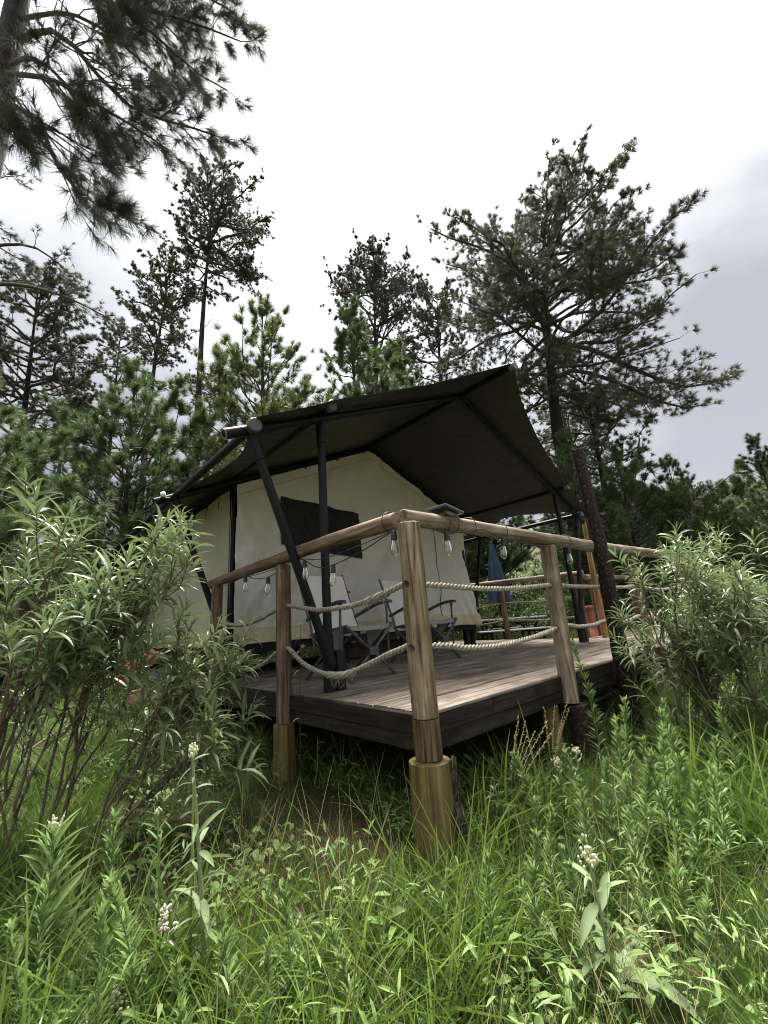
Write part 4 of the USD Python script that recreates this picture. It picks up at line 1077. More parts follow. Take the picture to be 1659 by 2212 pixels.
def tree(name, label, base, parts, mat, group=None, bark_mat='pine_bark', R=None, s=1.0, cat='pine tree'):
    path = thing(name, label, cat, base, R, s, group=group)
    obj('trunk', parts[0], bark_mat, path, smooth=True)
    obj('branches', parts[1], 'twig', path, smooth=True, kind='stuff')
    obj('crown', parts[2], mat, path, kind='stuff')
    return path


def leaves(base, d, l, w, droop, g, K=6, fold=0.22, curl=0.0):
    """lance shaped leaves: V (N, 3K, 3) and one face list"""
    N = len(base)
    d = unit(d)
    u = np.linspace(0, 1, K)
    V = np.zeros((N, K, 3, 3)); p = base.copy(); st = (l / (K - 1))[:, None]
    upr = A([0, 0, 1.0]) + g.normal(size=(N, 3)) * 0.35
    prof = np.sin(np.pi * np.clip(u * 0.93 + 0.05, 0, 1) ** 0.85) ** 0.9
    prof[0] = 0.12; prof[-1] = 0.02
    for k in range(K):
        dk = unit(d + A([0, 0, -1.0]) * (droop * u[k] ** 1.3)[:, None])
        side = unit(np.cross(dk, upr)); nrm = np.cross(side, dk)
        hw = (w / 2 * prof[k])[:, None]
        V[:, k, 0] = p - side * hw + nrm * hw * fold * 2
        V[:, k, 1] = p
        V[:, k, 2] = p + side * hw + nrm * hw * fold * 2
        p = p + dk * st
    f = []
    for k in range(K - 1):
        for j in (0, 1):
            a = k * 3 + j
            f += [[a, a + 1, a + 4], [a, a + 4, a + 3]]
    return V.reshape(N, 3 * K, 3), A(f)


def join(V, F):
    N, k = V.shape[:2]
    return V.reshape(-1, 3), (np.arange(N)[:, None, None] * k + F[None]).reshape(-1, 3)


# ------------------------------------------------------------------ pines
def B(x, y):
    return A([x, y, tz(x, y) - 0.1])


def loc(base, pts):
    return [tuple(A(p) - base) for p in pts]


# huge near pine, upper left
b = B(-2.47, 3.53)
limbs = [[(-2.40, 3.45, 7.42), (-2.24, 3.1, 7.28), (-2.05, 2.83, 7.12), (-1.83, 2.68, 6.85), (-1.62, 2.69, 6.69), (-1.36, 2.66, 6.51), (-1.08, 2.57, 6.46), (-0.76, 2.42, 6.45), (-0.34, 2.20, 6.36)],
         [(-2.4, 3.4, 6.4), (-2.09, 2.89, 5.82), (-1.97, 2.74, 5.52), (-1.87, 2.64, 5.15), (-1.72, 2.49, 4.81), (-1.52, 2.29, 4.48), (-1.30, 2.03, 4.27)],
         [(-2.45, 3.5, 9.1), (-1.95, 2.92, 8.81), (-1.52, 2.64, 8.49), (-1.2, 2.58, 8.27), (-0.77, 2.34, 8.21), (-0.26, 2.06, 8.07)],
         [(-2.4, 3.4, 9.9), (-1.7, 2.8, 9.5), (-1.28, 2.55, 9.2), (-0.79, 2.36, 8.9), (-0.36, 2.17, 8.75), (-0.16, 2.07, 8.55)],
         [(-2.4, 3.4, 7.0), (-2.2, 2.9, 6.6), (-1.95, 2.6, 6.2), (-1.7, 2.5, 5.8), (-1.55, 2.35, 5.4)],
         [(-2.4, 3.45, 7.9), (-2.0, 3.0, 7.8), (-1.6, 2.8, 7.65), (-1.2, 2.75, 7.5), (-0.8, 2.7, 7.4)],
         [(-2.4, 3.4, 8.6), (-2.0, 3.0, 8.4), (-1.5, 2.7, 8.05), (-1.1, 2.5, 7.7), (-0.7, 2.4, 7.45), (-0.35, 2.25, 7.3)],
         [(-2.4, 3.3, 8.2), (-2.1, 2.7, 7.9), (-1.8, 2.4, 7.4), (-1.6, 2.2, 6.9)],
         [(-2.4, 3.3, 6.7), (-2.0, 2.8, 6.35), (-1.6, 2.5, 6.0), (-1.25, 2.3, 5.75), (-0.95, 2.2, 5.6)],
         [(-2.5, 3.3, 6.0), (-2.35, 2.8, 5.5), (-2.2, 2.5, 5.1), (-2.05, 2.25, 4.75)]]
parts = pine(101, loc(b, [(-2.47, 3.53, b[2]), (-2.46, 3.53, 3), (-2.45, 3.53, 6), (-2.5, 3.53, 9), (-2.55, 3.5, 14)]), 0.235, 0.66, lambda t, a: 2.4 - 0.8 * t, 20, (0.15, 0.7), -0.15,
             (50, 0.20, 0.0042), 12.0, 0.12, 0.85, [loc(b, l) for l in limbs], 0.16, 0, 3.0, 0.9)
tree('pine_tree', 'huge dark pine at the upper left with drooping needle branches against the sky', b, parts, 'needles_dark')

# its neighbour beyond the left edge
b = B(-2.9, 7.3)
rt = [(-2.9, 7.3, 6.6), (-2.2, 6.9, 6.7), (-1.6, 6.5, 6.5), (-1.1, 6.2, 6.2), (-0.75, 6.0, 5.95)]
rt2 = [(-2.9, 7.3, 7.4), (-2.2, 6.8, 7.5), (-1.7, 6.6, 7.2), (-1.4, 6.4, 6.8)]
parts = pine(102, [(0, 0, 0), (-0.1, 0, 5), (-0.4, 0, 12)], 0.17, 0.55, lambda t, a: 1.5 - 0.7 * t, 14, (0.1, 0.7), 0.1, (30, 0.11, 0.006), 6, 0.12, 1.0, [loc(b, rt), loc(b, rt2)], 0.35, 0, 2.4)
tree('pine_tree', 'pine mostly outside the left edge, thin branch with small needle balls reaching in', b, parts, 'needles_dark')

RZ = -0.7238    # azimuth of the picture's right, seen from the lawn


def side(a):
    return 0.5 + 0.5 * math.cos(a - RZ)


# big pine on the right
b = B(10.35, 3.32)
prL = [(0, 1.8), (0.15, 3.0), (0.35, 4.5), (0.5, 4.2), (0.7, 2.7), (0.85, 1.9), (1, 1.2)]
prR = [(0, 3.6), (0.15, 4.4), (0.35, 4.5), (0.5, 4.3), (0.7, 4.0), (0.85, 3.3), (1, 1.9)]


def R10(t, a):
    l, r = np.interp(t, *zip(*prL)), np.interp(t, *zip(*prR))
    s = side(a)
    return l * (1 - s) + r * s


limbs = [[(10.43, 3.15, 8.3), (10.3, 2.4, 8.35), (11.0, 1.6, 7.7), (11.91, 0.81, 6.9), (12.6, 0.12, 6.5), (13.4, -0.75, 6.75)],
         [(10.43, 3.15, 7.6), (10.6, 2.5, 7.6), (11.2, 1.7, 7.0), (11.9, 1.0, 6.3), (12.6, 0.4, 5.95), (13.0, 0.0, 6.0)],
         [(10.5, 3.0, 9.2), (10.1, 3.5, 9.75), (9.6, 4.0, 9.85), (9.1, 4.6, 9.7), (8.3, 5.1, 9.9)],
         [(10.5, 2.9, 9.9), (10.0, 3.4, 10.8), (9.5, 3.9, 11.2), (8.9, 4.5, 11.3)],
         [(10.5, 2.9, 9.5), (11.2, 2.3, 9.9), (12.0, 1.5, 9.8), (12.7, 0.8, 9.6), (13.1, 0.4, 9.5)],
         [(10.6, 2.7, 11.0), (11.3, 2.0, 11.6), (12.1, 1.2, 11.9), (12.8, 0.5, 12.1)]]
parts = pine(110, loc(b, [(10.35, 3.32, b[2]), (10.38, 3.31, 5.36), (10.42, 3.23, 7.1), (10.54, 2.95, 10.4), (10.74, 2.4, 13.0), (10.82, 2.1, 13.6), (10.88, 1.9, 14.0)]), 0.27, 0.46, R10, 80, (0.0, 0.2), 0.06,
             (36, 0.185, 0.0125), 6.6, 0.15, 1.25, [loc(b, l) for l in limbs], 0.22, 26, 2.4, 0.6)
tree('pine_tree', 'largest pine on the right with a broad dense crown above the tent ridge', b, parts, 'needles_olive')

# tall thin pines at the back left and centre
b = B(4.1, 17.55)
parts = pine(120, [(0, 0, 0), (0, 0, 10), (0.0, 0.0, 17), (0.15, 0, 23), (0.05, 0, 26.0 - b[2])], 0.24, 0.70, lambda t, a: (1.0 + 2.0 * math.sin(math.pi * min(1, t * 0.85 + 0.1))) * (0.72 + 0.5 * side(a)), 62, (-0.1, 0.55), 0.3, (30, 0.165, 0.024), 8.5, 0.15, 1.5, (), 0.25, 16, 2.0, 0.5)
tree('pine_tree', 'tallest slim pine left of the tent with a small ragged crown on a bare trunk', b, parts, 'needles_olive')
b = B(2.45, 20.0)
parts = pine(121, [(0, 0, 0), (0, 0, 9), (0.1, 0, 14.5), (0.35, 0, 19), (0.15, 0, 21.0 - b[2])], 0.21, 0.62, lambda t, a: 3.0 - 1.3 * t, 50, (0.05, 0.5), 0.2, (30, 0.165, 0.024), 8.5, 0.14, 1.5, (), 0.25, 14, 2.0, 0.5)
tree('pine_tree', 'leaning slim pine with an open flat crown just left of the tallest slim pine', b, parts, 'needles_olive')
b = B(-2.1, 16.4)
parts = pine(122, [(0, 0, 0), (0.1, 0, 6), (-0.2, 0, 14.0 - b[2])], 0.2, 0.5, lambda t, a: 2.9 - 1.3 * t ** 2, 64, (0.0, 0.5), 0.25, (30, 0.165, 0.022), 8.5, 0.14, 1.4, (), 0.25, 14, 2.0, 0.5)
tree('pine_tree', 'dark pine with a dense rounded crown at the left edge above the young pines', b, parts, 'needles_olive')
b = B(1.5, 24.2)
parts = pine(123, [(0, 0, 0), (0, 0, 10), (-0.1, 0, 18.9 - b[2])], 0.2, 0.55, lambda t, a: 2.4 - 1.2 * t, 52, (0.0, 0.55), 0.25, (30, 0.2, 0.032), 6.0, 0.14, 1.6, (), 0.25, 10, 1.8, 0.4)
tall_b = tree('pine_tree', 'distant pine with a rounded crown left of the leaning slim pine', b, parts, 'needles_olive')
b = B(11.9, 13.0)
parts = pine(124, [(0, 0, 0), (0, 0, 12), (0.3, -0.2, 21.4 - b[2])], 0.22, 0.60, lambda t, a: 2.3 + 1.1 * math.sin(math.pi * t) - 1.2 * t ** 3, 70, (0.0, 0.55), 0.25, (30, 0.165, 0.024), 8.5, 0.14, 1.5, (), 0.25, 8, 2.0, 0.5)
tall_a = tree('pine_tree', 'grey green rounded pine standing behind the middle of the tent roof', b, parts, 'needles_dark')
b = B(11.8, 8.8)
parts = pine(125, [(0, 0, 0), (0.1, 0, 9), (0.4, -0.3, 15.8 - b[2])], 0.2, 0.5, lambda t, a: 2.7 - 1.2 * t, 64, (0.0, 0.55), 0.25, (30, 0.165, 0.018), 8.5, 0.16, 1.4, (), 0.25, 14, 2.0, 0.5)
tall_c = tree('pine_tree', 'dark bushy pine between the tent ridge and the largest right pine', b, parts, 'needles_olive')
b = B(12.6, 3.2)
parts = pine(126, [(0, 0, 0), (0.1, -0.1, 5), (0.1, -0.2, 8.6 - b[2])], 0.17, 0.16, lambda t, a: 3.4 - 2.0 * t, 52, (-0.15, 0.6), 0.4, (34, 0.19, 0.017), 5.5, 0.16, 1.3, (), 0.25, 8, 2.0, 0.5)
mid_a = tree('pine_tree', 'twisted dark pine right behind the trunk of the largest right pine', b, parts, 'needles_olive')

# young long-needled pines: three builds, reused
def young(seed, H, Rw, mat_seed=0, n=74, nl=0.27, w=0.0095):
    return pine(seed, [(0, 0, 0), (0.05, 0, H * 0.5), (0, 0.05, H)], 0.013 * H + 0.02, 0.14, lambda t, a: Rw * (1.04 - t) ** 0.66, n, (0.0, 1.0), 0.62, (54, nl, w), 4.4, 0.09, 0.9, (), 0.25, 6, 1.5, 0.9)


ypos = [
    ('young pine with long drooping needles in the gap left of the slanted tent pole', (0.22, 10.27), 7.6, 3.7, 201, 'needles_young'),
    ('bushy yellow green young pine just behind the left slope of the tent roof', (3.7, 9.7), 11.2, 4.2, 202, 'needles_yellowish'),
    ('young pine with upright candle shoots behind the middle of the tent roof', (6.3, 8.1), 11.7, 2.9, 203, 'needles_young'),
]
protos = []
for lab, (x, y), H, Rw, sd, mt in ypos:
    b = B(x, y)
    protos.append((tree('young_pine', lab, b, young(sd, H + 0.3, Rw), mt), H + 0.3))
ycop = [
    (0, 'young pine half cut off by the left edge of the picture', (-2.3, 6.5), 4.8, 1.3), (2, 'young pine filling the space under the left slim trunks', (-1.6, 10.4), 5.2, 4.0),
    (1, 'young pine low behind the left shrub, second from the left edge', (-2.0, 7.0), 3.6, 2.4), (0, 'young pine low behind the far left corner of the fly sheet', (1.2, 12.6), 6.0, 5.1),
    (2, 'thin young pine between the two slim pine trunks', (2.6, 11.5), 7.8, 0.6), (1, 'young pine behind the left tent eave, right of the tallest slim trunk', (5.2, 12.4), 10.0, 3.3),
    (0, 'young pine right of the candle shoot pine behind the roof', (8.2, 8.4), 10.4, 2.0), (1, 'young pine with yellowing twigs low behind the roof ridge', (8.6, 8.3), 11.2, 4.4),
    (2, 'light green young pine beside the foot of the largest right pine', (9.0, 2.6), 5.4, 1.0), (0, 'light green young pine behind the dark bark pole', (9.7, 1.7), 4.6, 2.8),
    (1, 'dense dark young pine over the middle of the right shrub', (10.3, 0.75), 4.3, 5.6), (0, 'dense young pine right of the dark bark pole', (10.4, 0.0), 3.2, 0.3),
    (2, 'young pine with spiky shoots at the right edge of the picture', (12.3, -0.75), 5.0, 3.9),
    (0, 'young pine behind the closed parasol', (12.3, 7.4), 6.4, 4.9), (2, 'young pine behind the picnic table, left of the parasol', (11.0, 10.2), 7.0, 1.7),
   ]
for k, lab, (x, y), H, a in ycop:
    src, h0 = protos[k]
    copy_of(src, 'young_pine', lab, B(x, y), rotz(a), H / h0)

# pines far off: on the right hillside and along the back
g = np.random.default_rng(44)
dome_crown = pine(131, [(0, 0, 0), (0.1, 0, 3.0), (0, 0, 6.5)], 0.16, 0.42, lambda t, a: 3.0 * math.sqrt(max(0.05, 1 - t ** 2)), 40, (0.0, 1.1), 0.5, (26, 0.24, 0.03), 2.6, 0.13, 2.0, (), 0.4, 3, 1.4, 0.4)
fx = [('wide umbrella shaped pine on the skyline right of the big pine', (51.8, 9.1), 1.0), ('umbrella shaped pine on the skyline, next right of the widest one', (55.2, 7.7), 0.95), ('low dome shaped tree on the right skyline', (58.0, 4.9), 0.72)]
src = None
for lab, (x, y), s in fx:
    if src is None:
        src = tree('skyline_pine', lab, B(x, y), dome_crown, 'needles_dark', s=s)
    else:
        copy_of(src, 'skyline_pine', lab, B(x, y), rotz(1.3 * x), s)
hill = pine(132, [(0, 0, 0), (0, 0.05, 2.0), (0.05, 0, 4.2)], 0.07, 0.08, lambda t, a: 1.35 * (1.03 - t) ** 0.65, 40, (0.1, 1.0), 0.7, (34, 0.30, 0.032), 3.6, 0.1, 1.6, (), 0.3, 0, 1.2, 0.7)
srch = None
for k in range(78):
    az = g.uniform(-0.10, 0.36); r = 17 + 45 * g.uniform() ** 0.8
    x, y = EYE[0] + r * math.cos(az), EYE[1] + r * math.sin(az)
    lab = 'young pine growing on the wooded slope at the far right'
    s = g.uniform(0.7, 1.35) * (0.8 + r / 90)
    if srch is None:
        srch = tree('hillside_pine', lab, B(x, y), hill, 'needles_hill', group='young pines on the far right slope', s=s)
    else:
        copy_of(srch, 'hillside_pine', lab, B(x, y), rotz(g.uniform(0, 6.28)), s, 'young pines on the far right slope')
for k in range(44):
    az = g.uniform(0.36, 1.72); r = 20 + 30 * g.uniform()
    x, y = EYE[0] + r * math.cos(az), EYE[1] + r * math.sin(az)
    copy_of(srch, 'hillside_pine', 'small pine in the dim wood far behind the tent and the table', B(x, y), rotz(g.uniform(0, 6.28)), g.uniform(1.0, 1.7), 'small pines far behind the tent')
k = 0
for src_, x, y, s, lab in ((tall_b, 7.5, 26, 1.0, 'distant pine half hidden behind the candle shoot pine'), (tall_c, 15.5, 13.5, 0.9, 'distant dark pine behind the roof ridge'), (tall_b, -0.5, 26, 0.85, 'distant pine low behind the left dense rounded pine'),
                           (mid_a, 15.5, 5.0, 1.0, 'dark pine deep in the gap between parasol and bark pole'), (mid_a, 13.5, 9.5, 0.9, 'dark pine deep behind the picnic table'), (tall_c, 20.0, 6.5, 0.8, 'distant dark pine right of the largest right pine trunk'),
                           (mid_a, 6.0, 13.5, 1.0, 'dark pine behind the tent, hidden by the roof up to its crown')):
    copy_of(src_, 'pine_tree', lab, B(x, y), rotz(k * 1.7), s); k += 1


# ------------------------------------------------------------------ big shrubs left and right
E1, E2 = A([0.749, -0.662, 0]), A([0.662, 0.749, 0])


def shrub(name, label, root, ctr, ext, nst, seed, leaf_l=0.165, rosette=14, deadn=320, spread=0.16, lean=None):
    g = np.random.default_rng(seed)
    base = A([root[0], root[1], tz(*root) - 0.03])
    path = thing(name, label, 'shrub', base)
    ctr = A(ctr)
    st = []; ros = []; mains = []
    for k in range(nst):
        q = g.uniform(-1, 1, 3)
        tip = ctr + E1 * ext[0] * q[0] + E2 * ext[1] * q[1] + A([0, 0, ext[2] * q[2] - 0.25 * ext[2] * (q[0] ** 2)])
        r0 = base + A([g.uniform(-1, 1) * spread, g.uniform(-1, 1) * spread, 0])
        if k > 4:
            j = int(np.argmin([np.linalg.norm(m_[-1] - tip) for m_ in mains]))
            r0 = mains[j][g.integers(3, 7)]
        mid = r0 * 0.5 + tip * 0.5 + A([g.normal() * 0.05, g.normal() * 0.05, -0.04 + 0.05 * g.normal()]) - 0.16 * (tip - r0) * A([1, 1, 0])
        P = spline([r0, mid, tip], 12) + g.normal(size=(12, 3)) * 0.006
        st.append(P)
        if k <= 4:
            mains.append(P)
        ros.append((P[-1], unit(P[-1] - P[-2]), 1.0))
        for _ in range(g.integers(2, 5)):
            u = g.uniform(0.5, 0.95); i = int(u * 11)
            d = unit(P[min(11, i + 1)] - P[i] + g.normal(size=3) * 0.06 + A([0, 0, 0.02]))
            b2 = P[i]; L = g.uniform(0.12, 0.36)
            Q = spline([b2, b2 + d * L * 0.5 + g.normal(size=3) * 0.02, b2 + d * L + A([0, 0, 0.05])], 12)
            st.append(Q); ros.append((Q[-1], unit(Q[-1] - Q[-2]), 0.85))
    SP = A([p - base for p in st])
    rad = np.where(np.arange(len(st)) >= 0, 0.0045, 0)[:, None] * np.linspace(1.0, 0.45, 12)
    big = A([np.linalg.norm(p[-1] - p[0]) > 0.5 for p in st])
    rad[big] = np.linspace(0.0085, 0.0025, 12)
    for i in np.where(big)[0]:
        obj('stem', MB().tube(SP[i], rad[i], 6), 'shrub_stem', path, smooth=True)
    if (~big).any():
        obj('side_twigs', tubes(SP[~big], rad[~big], 4), 'shrub_stem', path, smooth=True, kind='stuff')
    bs, ds, ls = [], [], []
    for p, d, s in ros:
        n = int(rosette * g.uniform(0.7, 1.25))
        a0 = g.uniform(0, 6.28)
        fr = frame_z(d)
        for k in range(n):
            u = k / n
            a = a0 + k * 2.399
            opn = 0.28 + 1.15 * u ** 0.8 + g.normal() * 0.12           # young leaves at the tip stand up
            dl = fr @ A([math.cos(a) * math.sin(opn), math.sin(a) * math.sin(opn), math.cos(opn)])
            bs.append(p - d * (0.012 + 0.17 * u * s)); ds.append(dl + A([0, 0, 0.12])); ls.append(leaf_l * s * g.uniform(0.7, 1.2) * (0.55 + 0.55 * min(1, u * 2.2)))
    bs, ds, ls = A(bs) - base, A(ds), A(ls)
    V, F = leaves(bs, ds, ls, ls * g.uniform(0.10, 0.15, len(ls)), g.uniform(0.3, 1.5, len(ls)), g)
    order = np.argsort(np.linalg.norm(bs + base - EYE, axis=1))
    for i in order[:290]:
        obj('leaf', (V[i], F), 'shrub_leaf', path, smooth=True)
    if len(order) > 290:
        obj('foliage', join(V[order[290:]], F), 'shrub_leaf', path, smooth=True, kind='stuff')
    if deadn:
        i = g.choice(np.where(big)[0], deadn); s, d = along(SP[i], g.uniform(0.25, 0.8, deadn))
        P = walk(s, g.normal(size=(deadn, 3)) * 0.6 + A([0, 0, -1.0]), g.uniform(0.03, 0.11, deadn), 6, np.full(deadn, -1.0), 0.45, g)
        obj('withered_leaves', tubes(P, np.full((deadn, 6), 0.0019), 3), 'dead_twig', path, kind='stuff')
    return path


shrub('shrub', 'tall willow-leaved shrub at the left edge, the highest of the left shrubs', (-1.62, 1.35), (-1.47, 1.02, 0.93), (0.40, 0.34, 0.54), 19, 301)
shrub('shrub', 'willow-leaved shrub in front of the left end of the tent', (-1.42, 1.5), (-1.12, 1.02, 0.82), (0.28, 0.34, 0.34), 12, 302)
shrub('shrub', 'leafy low shrub hanging over the left corner of the deck', (-1.1, 1.35), (-0.70, 0.98, 0.30), (0.22, 0.30, 0.44), 13, 303)
shrub('shrub', 'willow-leaved shrub at the front rail just right of the bark pole', (2.0, -0.75), (1.98, -0.70, 0.50), (0.36, 0.28, 0.52), 22, 304, 0.135)
shrub('shrub', 'wide willow-leaved shrub at the right edge of the picture', (2.5, -1.1), (2.35, -1.05, 0.44), (0.42, 0.40, 0.50), 32, 305, 0.135)
shrub('shrub', 'low willow-leaved shrub under the deck edge at the right', (2.6, -0.62), (2.45, -0.75, 0.02), (0.52, 0.28, 0.36), 22, 306, 0.135)
shrub('shrub', 'willow-leaved shrub farther back over the end of the front rail', (3.9, -0.75), (3.5, -0.75, 0.60), (0.45, 0.35, 0.45), 20, 307, 0.13)


# ------------------------------------------------------------------ weeds in the grass
def leafy_weed(label, x, y, H, tip, nl, ll, wid, mat, seed, head=None, up=0.5, droop=0.8, name='weed', stem='green_stem', r=0.006, cat='weed'):
    g = np.random.default_rng(seed)
    base = A([x, y, tz(x, y) - 0.02])
    path = thing(name, label, cat, base)
    top = A([tip[0], tip[1], H])
    S = spline([(0, 0, 0), (tip[0] * 0.4 + g.normal() * 0.006, tip[1] * 0.4 + g.normal() * 0.006, H * 0.5), tuple(top)], 20)
    obj('stem', MB().tube(S, np.linspace(r, r * 0.5, 20), 7), stem, path, smooth=True)
    u = np.linspace(0.06, 0.97, nl)
    s, d = along(np.repeat(S[None], nl, 0), u)
    a = np.arange(nl) * 2.399 + g.uniform(-0.4, 0.4, nl)
    dl = np.stack([np.cos(a), np.sin(a), np.full(nl, up) + g.normal(size=nl) * 0.25], 1)
    l = ll * (1.1 - 0.65 * u ** 1.5) * g.uniform(0.7, 1.2, nl)
    V, F = leaves(s, dl, l, l * wid * g.uniform(0.8, 1.2, nl), droop * g.uniform(0.3, 1.4, nl), g, 6)
    for i in range(nl):
        obj('leaf', (V[i], F), mat, path, smooth=True)
    if head:
        m = MB()
        for k in range(int(head * 30)):
            q = g.normal(size=3) * A([0.0085, 0.0085, 0.011]) * head
            c = top + q + A([0, 0, 0.008 * head])
            ico = trimesh.creation.icosphere(1, g.uniform(0.003, 0.0055) * head ** 0.5)
            m.add(ico.vertices * A([0.8, 0.8, 1.3]) + c, ico.faces)
        obj('flower_head', m, 'cream_bud', path, smooth=True)
    return path


leafy_weed('tall pale weed with a cream bud on top, left of the dirt patch', -1.05, 0.02, 0.74, (-0.11, -0.10), 40, 0.115, 0.17, 'felt_leaf', 401, 1.0, 0.25, 0.9, stem='felt_stem', r=0.008)
leafy_weed('leafy light green weed with small cream buds at the lower left', -1.43, 0.36, 0.52, (-0.03, -0.08), 110, 0.165, 0.11, 'weed_leaf', 402, 0.8, 0.95, 0.5)
leafy_weed('short light green weed with a cream bud behind the tall pale weed', -1.12, 0.30, 0.46, (-0.03, 0.0), 34, 0.12, 0.13, 'weed_leaf', 403, 0.6, 0.9, 0.5)
leafy_weed('broad leaved pale weed with cream buds at the lower right edge of the grass', -0.19, -0.85, 0.37, (-0.02, 0.0), 14, 0.20, 0.20, 'felt_leaf', 404, 1.4, 0.45, 0.9, stem='felt_stem', r=0.007)
leafy_weed('broad leaved seedling low in the grass at the bottom centre', -0.62, -0.35, 0.20, (0.0, 0.0), 12, 0.11, 0.34, 'weed_leaf', 405, None, 0.5, 0.8)
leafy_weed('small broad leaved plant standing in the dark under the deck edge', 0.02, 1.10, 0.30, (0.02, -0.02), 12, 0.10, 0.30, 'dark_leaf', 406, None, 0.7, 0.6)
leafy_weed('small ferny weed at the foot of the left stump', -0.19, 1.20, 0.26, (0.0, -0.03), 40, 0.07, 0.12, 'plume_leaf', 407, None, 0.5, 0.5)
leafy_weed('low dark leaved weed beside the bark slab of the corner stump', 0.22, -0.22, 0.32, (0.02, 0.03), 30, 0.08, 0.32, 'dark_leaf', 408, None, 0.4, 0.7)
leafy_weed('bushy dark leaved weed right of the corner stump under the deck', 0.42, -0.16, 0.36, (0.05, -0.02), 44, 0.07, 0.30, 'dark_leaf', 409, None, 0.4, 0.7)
for k, (x, y, h) in enumerate(((0.62, -0.33, 0.30), (0.78, -0.36, 0.31))):
    leafy_weed(('weed with flat cream flowers right of the corner stump', 'weed with flat cream flowers, farther right of the corner stump')[k], x, y, h, (0.01, 0.0), 16, 0.07, 0.2, 'plume_leaf', 420 + k, 1.2, 0.6, 0.5)


def dry_flower(label, x, y, H, tip, seed, n=5):
    g = np.random.default_rng(seed)
    base = A([x, y, tz(x, y) - 0.02]); path = thing('dry_flower', label, 'dry flower', base)
    S = spline([(0, 0, 0), (tip[0] * 0.3, tip[1] * 0.3, H * 0.5), (tip[0], tip[1], H)], 14)
    obj('stem', MB().tube(S, np.linspace(0.004, 0.002, 14), 6), 'dead_twig', path, smooth=True)
    m = MB()
    for k in range(n):
        d = unit(g.normal(size=3) + A([0, 0, 0.9])) * g.uniform(0.02, 0.05)
        st = S[-1 - (k % 3)]
        m.tube([st, st + d], [0.0015, 0.0012], 4)
        for _ in range(9):
            ico = trimesh.creation.icosphere(0, g.uniform(0.003, 0.006)); m.add(ico.vertices + st + d + g.normal(size=3) * 0.006, ico.faces)
    obj('flower_head', m, 'dry_flower', path)
    nl = 7
    s, d = along(np.repeat(S[None], nl, 0), np.linspace(0.3, 0.9, nl)); a = np.arange(nl) * 2.4
    V, F = leaves(s, np.stack([np.cos(a), np.sin(a), np.full(nl, 0.1)], 1), np.full(nl, 0.07), np.full(nl, 0.008), np.full(nl, 2.2), g)
    for i in range(nl):
        obj('leaf', (V[i], F), 'dry_flower', path, smooth=True)


dry_flower('dried brown flower cluster on a dark stalk at the lower left', -1.20, 0.10, 0.24, (0.03, -0.04), 431, 7)
dry_flower('dried whitish flower bending over at the bottom left', -1.29, 0.02, 0.16, (-0.02, -0.04), 432, 4)
dry_flower('dried pale flower standing on the left deck edge beside the weathered post', -0.04, 1.18, 1.05, (0.02, 0.0), 433, 6)


def seed_stalk(label, x, y, H, n, seed, lean):
    g = np.random.default_rng(seed)
    base = A([x, y, tz(x, y) - 0.02]); path = thing('seed_stalk', label, 'seed stalk', base)
    for k in range(n):
        a = g.uniform(0, 6.28); e = A([math.cos(a) * 0.12 + lean[0], math.sin(a) * 0.08 + lean[1], H * g.uniform(0.75, 1.1)])
        S = spline([(0, 0, 0), tuple(e * A([0.35, 0.35, 0.55])), tuple(e)], 16)
        obj('stalk', MB().tube(S, np.linspace(0.0022, 0.001, 16), 5), 'seed_tan', path, smooth=True)
        m = MB()
        for i in range(26):
            c, _ = along(S[None], A([0.5 + 0.5 * i / 26])); ico = trimesh.creation.icosphere(0, 0.0042); m.add(ico.vertices * A([1, 1, 0.8]) + c[0] + g.normal(size=3) * 0.004, ico.faces)
        obj('seeds', m, 'seed_tan', path, kind='stuff')


seed_stalk('yellow brown seed stalks leaning out under the front deck edge', 0.42, -0.14, 0.52, 7, 441, (0.20, -0.10))
seed_stalk('brown seed stalks under the front deck edge, halfway to the pale grey post', 0.93, -0.12, 0.50, 5, 442, (0.05, -0.08))

# feathery upright plants: four builds, copied
g = np.random.default_rng(55)


def plume(seed, H, nl, ll):
    q = np.random.default_rng(seed)
    S = spline([(0, 0, 0), (q.normal() * 0.015, q.normal() * 0.015, H * 0.5), (q.normal() * 0.05, q.normal() * 0.05, H)], 16)
    u = q.uniform(0.03, 1, nl) ** 0.8
    s, d = along(np.repeat(S[None], nl, 0), u)
    a = q.uniform(0, 6.28, nl)
    dl = np.stack([np.cos(a), np.sin(a), 0.35 + 1.2 * u], 1)
    l = ll * (1.1 - 0.7 * u) * q.uniform(0.7, 1.2, nl)
    V, F = leaves(s, dl, l, np.full(nl, 0.009), q.uniform(0.0, 0.9, nl), q, 4, 0.1)
    return MB().tube(S, np.linspace(0.004, 0.0015, 16), 6).vf(), join(V, F)


